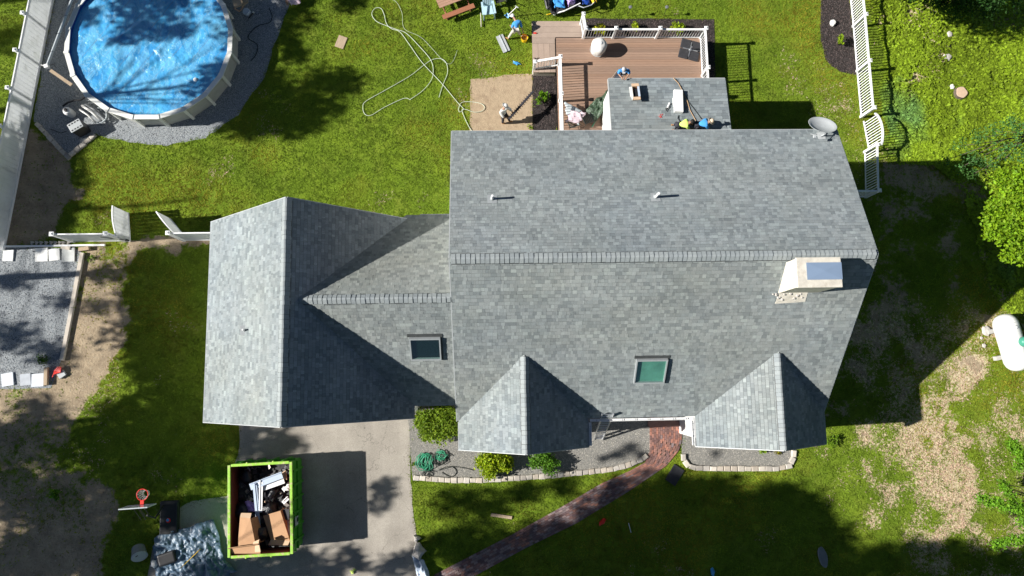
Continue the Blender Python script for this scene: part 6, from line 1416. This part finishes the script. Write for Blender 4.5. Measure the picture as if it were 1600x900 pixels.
def frond(pts, wid):
    out = []
    for (x0_, y0_, z0_), (x1_, y1_, z1_) in zip(pts, pts[1:]):
        for k in range(5): t = k/5; out.append((x0_*(1-t)+x1_*t, y0_*(1-t)+y1_*t, z0_*(1-t)+z1_*t, wid))
    return out
b_ = at(1690, 800); fr = frond([(1650,800,4.2),(1600,800,3.6),(1560,788,3.2),(1524,775,2.8)], .34)+frond([(1600,800,3.6),(1575,770,3.1),(1565,752,2.8)], .3)+frond([(1650,720,4.0),(1600,715,3.4),(1585,700,3.0),(1580,690,2.8)], .34)+frond([(1600,715,3.4),(1590,735,3.1)], .3)+frond([(1660,850,3.8),(1610,840,3.4),(1580,845,3.0),(1548,853,2.6)], .32)+frond([(1610,800,3.5),(1592,822,3.2)], .3)
tree('hemlock_tree', 'bright green feathery branches reaching in at the lower right', (b_.x, b_.y), 9, cl(fr), (1.15, 1.25, .9), 700, .075, 34, .20)
# unseen trees added round the garden to block sky light and deepen the shade
WL = [((33,-4),'unseen tree added east of the propane tank'), ((34,6),'unseen tree added behind the bright maple'), ((35,16),'unseen tree added beyond the weedy bank'), ((32,27),'unseen tree added at the far north-east corner'), ((22,30),'unseen tree added north of the picket fence'), ((12,31),'unseen tree added north of the deck'), ((2,30),'unseen tree added north of the picnic table'), ((-9,31),'unseen tree added north of the lawn'), ((-20,31),'unseen tree added north of the pool'), ((7,-20),'unseen tree added south of the brick path'), ((16,-20),'unseen tree added south of the right lawn'), ((26,-18),'unseen tree added at the south-east corner'), ((36,-13),'unseen tree added in the far east corner')]
for i, ((x_, y_), lab) in enumerate(WL):
    rw = random.Random(i); cs = [(x_+rw.uniform(-2.6, 2.6), y_+rw.uniform(-2.2, 2.2)*(.6 if y_ < -10 else 1), 5+k*1.9+rw.uniform(-.6, .6), rw.uniform(1.9, 2.9)*(1.05-.04*k), 1.9) for k in range(8)]
    tree('sky_screen_tree', lab, (x_, y_), 20, cs, (.75, .8, .7), 150, .26, 80+i, .30, group='unseen trees added to block the sky')

# tall trees standing just outside the picture on the sunny side; their crowns shade the yard
def shade(px, py, rp, z):
    G = at(px, py); c = G - SV*z; return (c.x, c.y, z, rp/29.3*1.12, rp/29.3*.9)
rs = random.Random(3)
LEFT = [(270,20,28),(292,56,29),(328,20,27),(252,74,12),(343,58,18),(412,150,34),(445,172,36),(500,132,30),(540,128,24),(470,195,26),(405,192,30),(505,172,26),(438,62,26),(445,20,36),(380,195,26),(548,4,18),(462,85,18),(415,120,22),(200,40,18),
        (70,292,46),(60,345,40),(85,240,34),(20,330,30),(45,200,22),(10,60,26),(22,440,18),(25,525,26),(85,556,24),(100,470,16),(150,480,14),(160,430,14),
        (268,432,48),(305,480,46),(238,520,42),(305,565,46),(222,470,30),(292,632,50),(240,585,26),(335,690,38),(200,690,44),(270,722,40),(160,700,30),(185,640,20),(300,400,26),(235,410,26),(322,530,30),(262,655,30),
        (205,765,38),(300,790,26),(342,884,18),(60,780,46),(120,855,46),(40,875,46),(200,855,42),(232,880,22),(20,700,40),(90,690,34),(130,760,34),(150,800,30),(60,640,26),(240,790,26),(345,740,20),(10,760,30),(90,820,34),(170,890,34),
        (402,690,34),(450,692,20),(430,712,16),(600,762,16),(592,788,14),(642,872,18),(560,880,12),(500,892,26),(440,887,32),(400,892,28),(545,862,12),(612,886,20),(352,896,16),(470,870,16),(312,798,20),(345,800,16),(215,800,24),(250,560,30),(310,440,34),(292,814,18),(335,792,16),(330,430,6),(536,404,11),(540,428,9)]
RIGHT = [(706,782,20),(760,790,26),(742,850,36),(700,855,26),(820,770,18),(880,758,18),(862,862,46),(785,882,40),(940,835,42),(900,890,46),(1000,802,50),(1000,872,50),(1050,762,26),(1080,832,50),(1100,890,46),(1150,796,42),(1180,852,50),(1238,806,42),(1255,862,46),(1292,846,32),(1342,890,36),(1392,876,32),(1440,872,28),(1452,897,36),(1482,868,24),(1522,882,36),(1562,895,36),(966,711,8),(986,700,9),(1002,711,7),(944,717,6),(1122,708,6),(1085,770,26),(1120,766,24),(1225,778,26),(1200,782,24),(960,770,18),(1225,900,46),(1030,900,40),(1600,890,36),(1270,800,22),(1590,800,10)]
LT = {}; LP = [(-36,24),(-38,14),(-34,5),(-37,-3),(-33,-11),(-42,8),(-40,-14),(-44,20)]
for px, py, rp in LEFT:
  for rp, z in ([(rp, rs.uniform(11, 16))] + ([(rp*.95, rs.uniform(11, 16))] if rp >= 40 else [])):
    c = shade(px, py, rp*1.0, z); k = min(range(len(LP)), key=lambda i: (LP[i][0]-c[0])**2+(LP[i][1]-c[1])**2); LT.setdefault(k, []).append(c)
RT = {}; RP_ = [(-22,-15),(-15,-16),(-8,-15.5),(-1,-16),(-28,-14)]
for px, py, rp in RIGHT:
  for rp, z in ([(rp, rs.uniform(18, 20.5))] + ([(rp*.95, rs.uniform(18, 20.5))] if rp >= 46 else [])):
    c = shade(px, py, rp*1.0, z); k = min(range(len(RP_)), key=lambda i: (RP_[i][0]-c[0])**2+(RP_[i][1]-c[1])**2); RT.setdefault(k, []).append(c)
LLAB = ['tall tree beyond the fence shading the pool', 'tall tree beyond the fence shading the middle lawn', 'tall tree shading the parking pad', 'tall tree shading the grass left of the garage', 'tall tree shading the lower left dirt', 'tall tree farther left behind the privacy fence', 'tall tree shading the dumpster end of the driveway', 'tall tree farthest up left of the pool']
RLAB = ['tall tree below the driveway end', 'tall tree shading the lower end of the brick path', 'tall tree shading the lower middle lawn', 'tall tree shading the lower right lawn', 'tall tree below the left dirt yard']
for k, c in LT.items(): tree('tall_tree', LLAB[k], LP[k], 17, c, (.8, .85, .8), 330, .17, 40+k, .26, z_up=.1, group='tall trees shading the yard')
for k, c in RT.items(): tree('tall_tree', RLAB[k], RP_[k], 21, c, (.8, .85, .8), 400, .17, 60+k, .30, z_up=.1, group='tall trees shading the yard')
if 0:
    for d_ in (LT, RT):
        for k, c in d_.items():
            for q in c:
                x, y = proj(q[:3]); r = q[3]*F/(H-q[2])*1.3
                if -r < x < 1600+r and -r < y < 900+r: print('INFRAME', [round(v, 1) for v in q], round(x), round(y), round(r))

# ------------------------------------------------------------------ people
def skin(name, V, E, R, m, parent, lv=1, root=0):
    me = bpy.data.meshes.new(name); me.from_pydata([tuple(v) for v in V], E, []); me.materials.append(m); o = link(name, me, parent)
    bm = bmesh.new(); bm.from_mesh(me); ly = bm.verts.layers.skin.verify(); bm.verts.ensure_lookup_table()
    for v, r in zip(bm.verts, R): v[ly].radius = (r, r) if not isinstance(r, tuple) else r; v[ly].use_root = (v.index == root)
    bm.to_mesh(me); bm.free(); s = o.modifiers.new('skin', 'SKIN'); s.use_smooth_shade = True; s.branch_smoothing = .3
    b = o.modifiers.new('sub', 'SUBSURF'); b.levels = lv; b.render_levels = lv; return o
def person(label, J, cols, face, hat=None, loc=None):
    """J: joints in world metres; face: unit direction the face looks at"""
    root = wthing('person', label, 'person', (J['pel'].x, J['pel'].y, loc if loc is not None else min(J['fl'].z, J['fr'].z)), None)
    shirt, trous, bootm, hatm = cols
    names = ['pel', 'chest', 'neck', 'head', 'sl', 'el', 'hl', 'sr', 'er', 'hr', 'kl', 'fl', 'kr', 'fr']
    ax = (J['sr']-J['sl']).normalized(); hpl, hpr = J['pel']-ax*.10, J['pel']+ax*.10
    V = [J['pel'], J['pel'].lerp(J['chest'], .5), J['chest'], J['neck'], J['sl'], J['el'], J['hl'], J['sr'], J['er'], J['hr'], hpl, J['kl'], J['fl'], hpr, J['kr'], J['fr'], J['head']]
    E = [(0,1),(1,2),(2,3),(2,4),(4,5),(5,6),(2,7),(7,8),(8,9),(0,10),(10,11),(11,12),(0,13),(13,14),(14,15),(3,16)]
    R = [.12,.115,.13,.055,.062,.043,.028,.062,.043,.028,.085,.058,.04,.085,.058,.04,.085]
    for hi, el in ((6, J['el']), (9, J['er'])):                       # palms and five bent fingers
        h = V[hi]; d = (h-el).normalized(); sd = d.cross(Vector((0, 0, 1))); sd = sd.normalized() if sd.length > .1 else Vector((1, 0, 0)); cu = sd.cross(d)
        pm = h+d*.05; V.append(pm); R.append((.036, .018)); E.append((hi, len(V)-1)); pi_ = len(V)-1
        for q, (off, ln) in enumerate(((-.03,.062),(-.01,.072),(.01,.068),(.03,.052))):
            a = pm+d*.035+sd*off; b1 = a+d*ln*.55-cu*.015; c = b1+d*ln*.3-cu*.03
            for j, (p, r) in enumerate(((a, .010), (b1, .009), (c, .007))): V.append(p); R.append(r); E.append((pi_ if j == 0 else len(V)-2, len(V)-1))
        a = h+d*.025-sd*.04; b1 = a+d*.04-sd*.015-cu*.01
        for j, (p, r) in enumerate(((a, .011), (b1, .009))): V.append(p); R.append(r); E.append((hi if j == 0 else len(V)-2, len(V)-1))
    body = skin('body', V, E, R, M['skin'], root, 1)
    # head details
    f = Vector(face).normalized(); hd = J['head']; upv = (J['head']-J['neck']).normalized(); sd = f.cross(upv).normalized(); upv = sd.cross(f)
    Mx = Matrix((sd, f, upv)).transposed().to_4x4(); Mx.translation = hd
    mb = MB()
    for s in (-1, 1): mb.box(None, (.02, .035, .055), M=Mx @ Matrix.Translation((s*.088, 0, -.01)))
    mb.box(None, (.024, .03, .045), M=Mx @ Matrix.Translation((0, .10, -.015))); mb.build('ears_and_nose', M['skin'], root)
    mb = MB()
    for s in (-1, 1): mb.box(None, (.026, .01, .012), M=Mx @ Matrix.Translation((s*.033, .088, .012)))
    mb.build('eyes', M['hair'], root); mb = MB(); mb.box(None, (.045, .01, .010), M=Mx @ Matrix.Translation((0, .086, -.05))); mb.build('mouth', M['red'], root)
    prof = [(.105,-.02),(.108,.03),(.095,.08),(.06,.115),(.001,.125)]
    mb = MB(); n = 16; vs = []
    for r, z in prof: vs += [Mx @ Vector((cos(2*pi*j/n)*r, sin(2*pi*j/n)*r*1.1, z)) for j in range(n)]
    mb.add(vs, [(i*n+j, i*n+(j+1) % n, (i+1)*n+(j+1) % n, (i+1)*n+j) for i in range(4) for j in range(n)])
    hb = mb.build('hat' if hat else 'hair', M[hatm], root, smooth=True)
    if hat:
        mb = MB(); 
        if hat == 'brim': vs = [Mx @ Vector((cos(2*pi*j/24)*.19, sin(2*pi*j/24)*.20, -.005)) for j in range(24)]
        else: vs = [Mx @ Vector((x, y, .02)) for x, y in ((-.08,.08),(.08,.08),(.075,.19),(.03,.215),(-.03,.215),(-.075,.19))]
        mb.slab(vs if (vs[1]-vs[0]).cross(vs[2]-vs[0]).dot(upv) > 0 else vs[::-1], .012); mb.build('hat_brim', M[hatm], hb)
    w = .028
    t_ = skin('shirt', [V[0].lerp(V[1], .3), V[1], V[2], V[4], V[4].lerp(V[5], .5), V[5].lerp(V[6], .15), V[7], V[7].lerp(V[8], .5), V[8].lerp(V[9], .15), V[3].lerp(V[2], .55)], [(0,1),(1,2),(2,3),(3,4),(4,5),(2,6),(6,7),(7,8),(2,9)], [.155,.15,.165,.095,.085,.07,.095,.085,.07,.09], M[shirt], root)
    skin('trousers', [V[0], hpl, J['kl'], J['kl'].lerp(J['fl'], .92), hpr, J['kr'], J['kr'].lerp(J['fr'], .92)], [(0,1),(1,2),(2,3),(0,4),(4,5),(5,6)], [.145,.115,.08,.068,.115,.08,.068], M[trous], root)
    ff = Vector((face[0], face[1], 0)); ff = ff.normalized() if ff.length > .1 else Vector((0, 1, 0))
    for k in ('fl', 'fr'):
        b_ = J[k]; skin('boot', [b_+Vector((0, 0, .04)), b_+Vector((0, 0, -.02))-ff*.02, b_+ff*.10+Vector((0, 0, -.035)), b_+ff*.18+Vector((0, 0, -.04))], [(0,1),(1,2),(2,3)], [.055,.055,.048,.035], M[bootm], root)
    return root
def X(px, py, z): return at(px, py, z)
# stooping over the lawn, blue shirt, reaching down towards the grass
person('person in blue shirt and white cap stooping on the lawn by the yellow bucket', dict(pel=X(806,46,.95), chest=X(808,35,1.22), neck=X(804,29,1.28), head=X(801,25,1.30), sl=X(803,36,1.22), el=X(800,44,.95), hl=X(798,40,.75), sr=X(812,33,1.25), er=X(815,42,1.0), hr=X(817,50,.70), kl=X(799,52,.55), fl=X(794,60,.07), kr=X(811,52,.55), fr=X(813,53,.07)), ('shirt_b', 'trous', 'boot', 'shirt_w'), (-.5, .3, -.6), 'cap')
person('person in white shirt and cap raking the sandy patch', dict(pel=X(788,180,.92), chest=X(786,171,1.30), neck=X(788,167,1.42), head=X(790,165,1.50), sl=X(782,175,1.35), el=X(786,184,1.10), hl=X(794,184,1.0), sr=X(793,168,1.35), er=X(799,172,1.10), hr=X(801,178,1.0), kl=X(786,188,.5), fl=X(785,192,.08), kr=X(795,186,.5), fr=X(796,189,.08)), ('shirt_w', 'trousd', 'dark' if 0 else 'boot', 'shirt_w'), (.8, -.1, -.6), 'brim')
t = wthing('toothed_rail', 'long dark toothed rail carried over the sand by the person in white', 'rail', at(812, 170))
a, b_ = at(795, 186, .95), at(833, 143, 1.05); mb = MB(); mb.beam(a, b_, .10, .12); mb.build('bar', M['trousd'], t)
for k in range(13):
    p = a.lerp(b_, (k+1)/14); s = (b_-a).normalized().cross(Vector((0, 0, 1))); mb = MB(); mb.beam(p-s*.13, p+s*.13, .03, .03); mb.build('tooth', M['black'], t)
zr_ = EZ0
pk = X(975, 108, zr_+.75)
person('person in blue shirt and grey cap leaning on the rear wing eave', dict(pel=X(974,112,zr_-.30), chest=X(975,110,zr_+.20), neck=X(975,109,zr_+.38), head=X(975,108,zr_+.52), sl=X(968,110,zr_+.26), el=X(966,115,zr_+.10), hl=X(971,121,zr_+.12), sr=X(982,110,zr_+.26), er=X(984,115,zr_+.10), hr=X(979,121,zr_+.12), kl=X(971,112,zr_-.75), fl=X(971,112,zr_-1.15), kr=X(979,112,zr_-.75), fr=X(979,112,zr_-1.15)), ('shirt_b', 'trousd', 'boot', 'hat'), (0, -.8, -.5), 'cap')
t = wthing('step_ladder', 'ladder standing on the deck under the leaning worker', 'ladder', at(975, 108, DZ))
for dx in (-.24, .24): a = X(975, 108, zr_-.3); mb = MB(); mb.beam((a.x+dx, a.y+.55, DZ), (a.x+dx, a.y+.02, zr_-.35), .05, .08); mb.build('side_rail', M['alu'], t)
for k in range(7): u_ = (k+1)/8; a = X(975, 108, zr_-.3); mb = MB(); z = DZ+(zr_-.35-DZ)*u_; mb.box((a.x, a.y+.55-.53*u_, z), (.46, .08, .03)); mb.build('rung', M['alu'], t)
q = onwing(1070, 203); w2 = onwing(1096, 203)
def kneel(label, px, py, flip, cols, hat, hx):
    g = onwing(px, py); s = flip; zf = lambda x, y: wing_z(y)
    P = lambda dx, dy, h: Vector((g.x+dx*s, g.y+dy, zf(0, g.y+dy)+h))
    return person(label, dict(pel=P(-.25,-.02,.34), chest=P(.12,.05,.52), neck=P(.27,.08,.56), head=P(.40,.11,.58), sl=P(.14,.22,.50), el=P(.26,.28,.28), hl=P(.40,.22,.08), sr=P(.14,-.12,.50), er=P(.28,-.14,.28), hr=P(.42,-.08,.08), kl=P(.02,.14,.09), fl=P(-.45,.14,.09), kr=P(.02,-.14,.09), fr=P(-.45,-.14,.09)), cols, (s*.8, .1, -.6), hat)
kneel('person in hi-vis yellow top crouching at the house wall on the rear wing', 1064, 200, 1, ('hiviz', 'trousd', 'boot', 'hair'), None, 0)
kneel('person in blue shirt and tan hat crouching on the rear wing roof', 1094, 199, 1, ('shirt_b', 'trousd', 'boot', 'hatt'), 'brim', 0)
for o in WORLD:
    inv = Matrix.Translation(o.location).inverted()
    for ch_ in C.objects:
        if ch_.parent is o and ch_.matrix_parent_inverse == Matrix.Identity(4): ch_.matrix_parent_inverse = inv
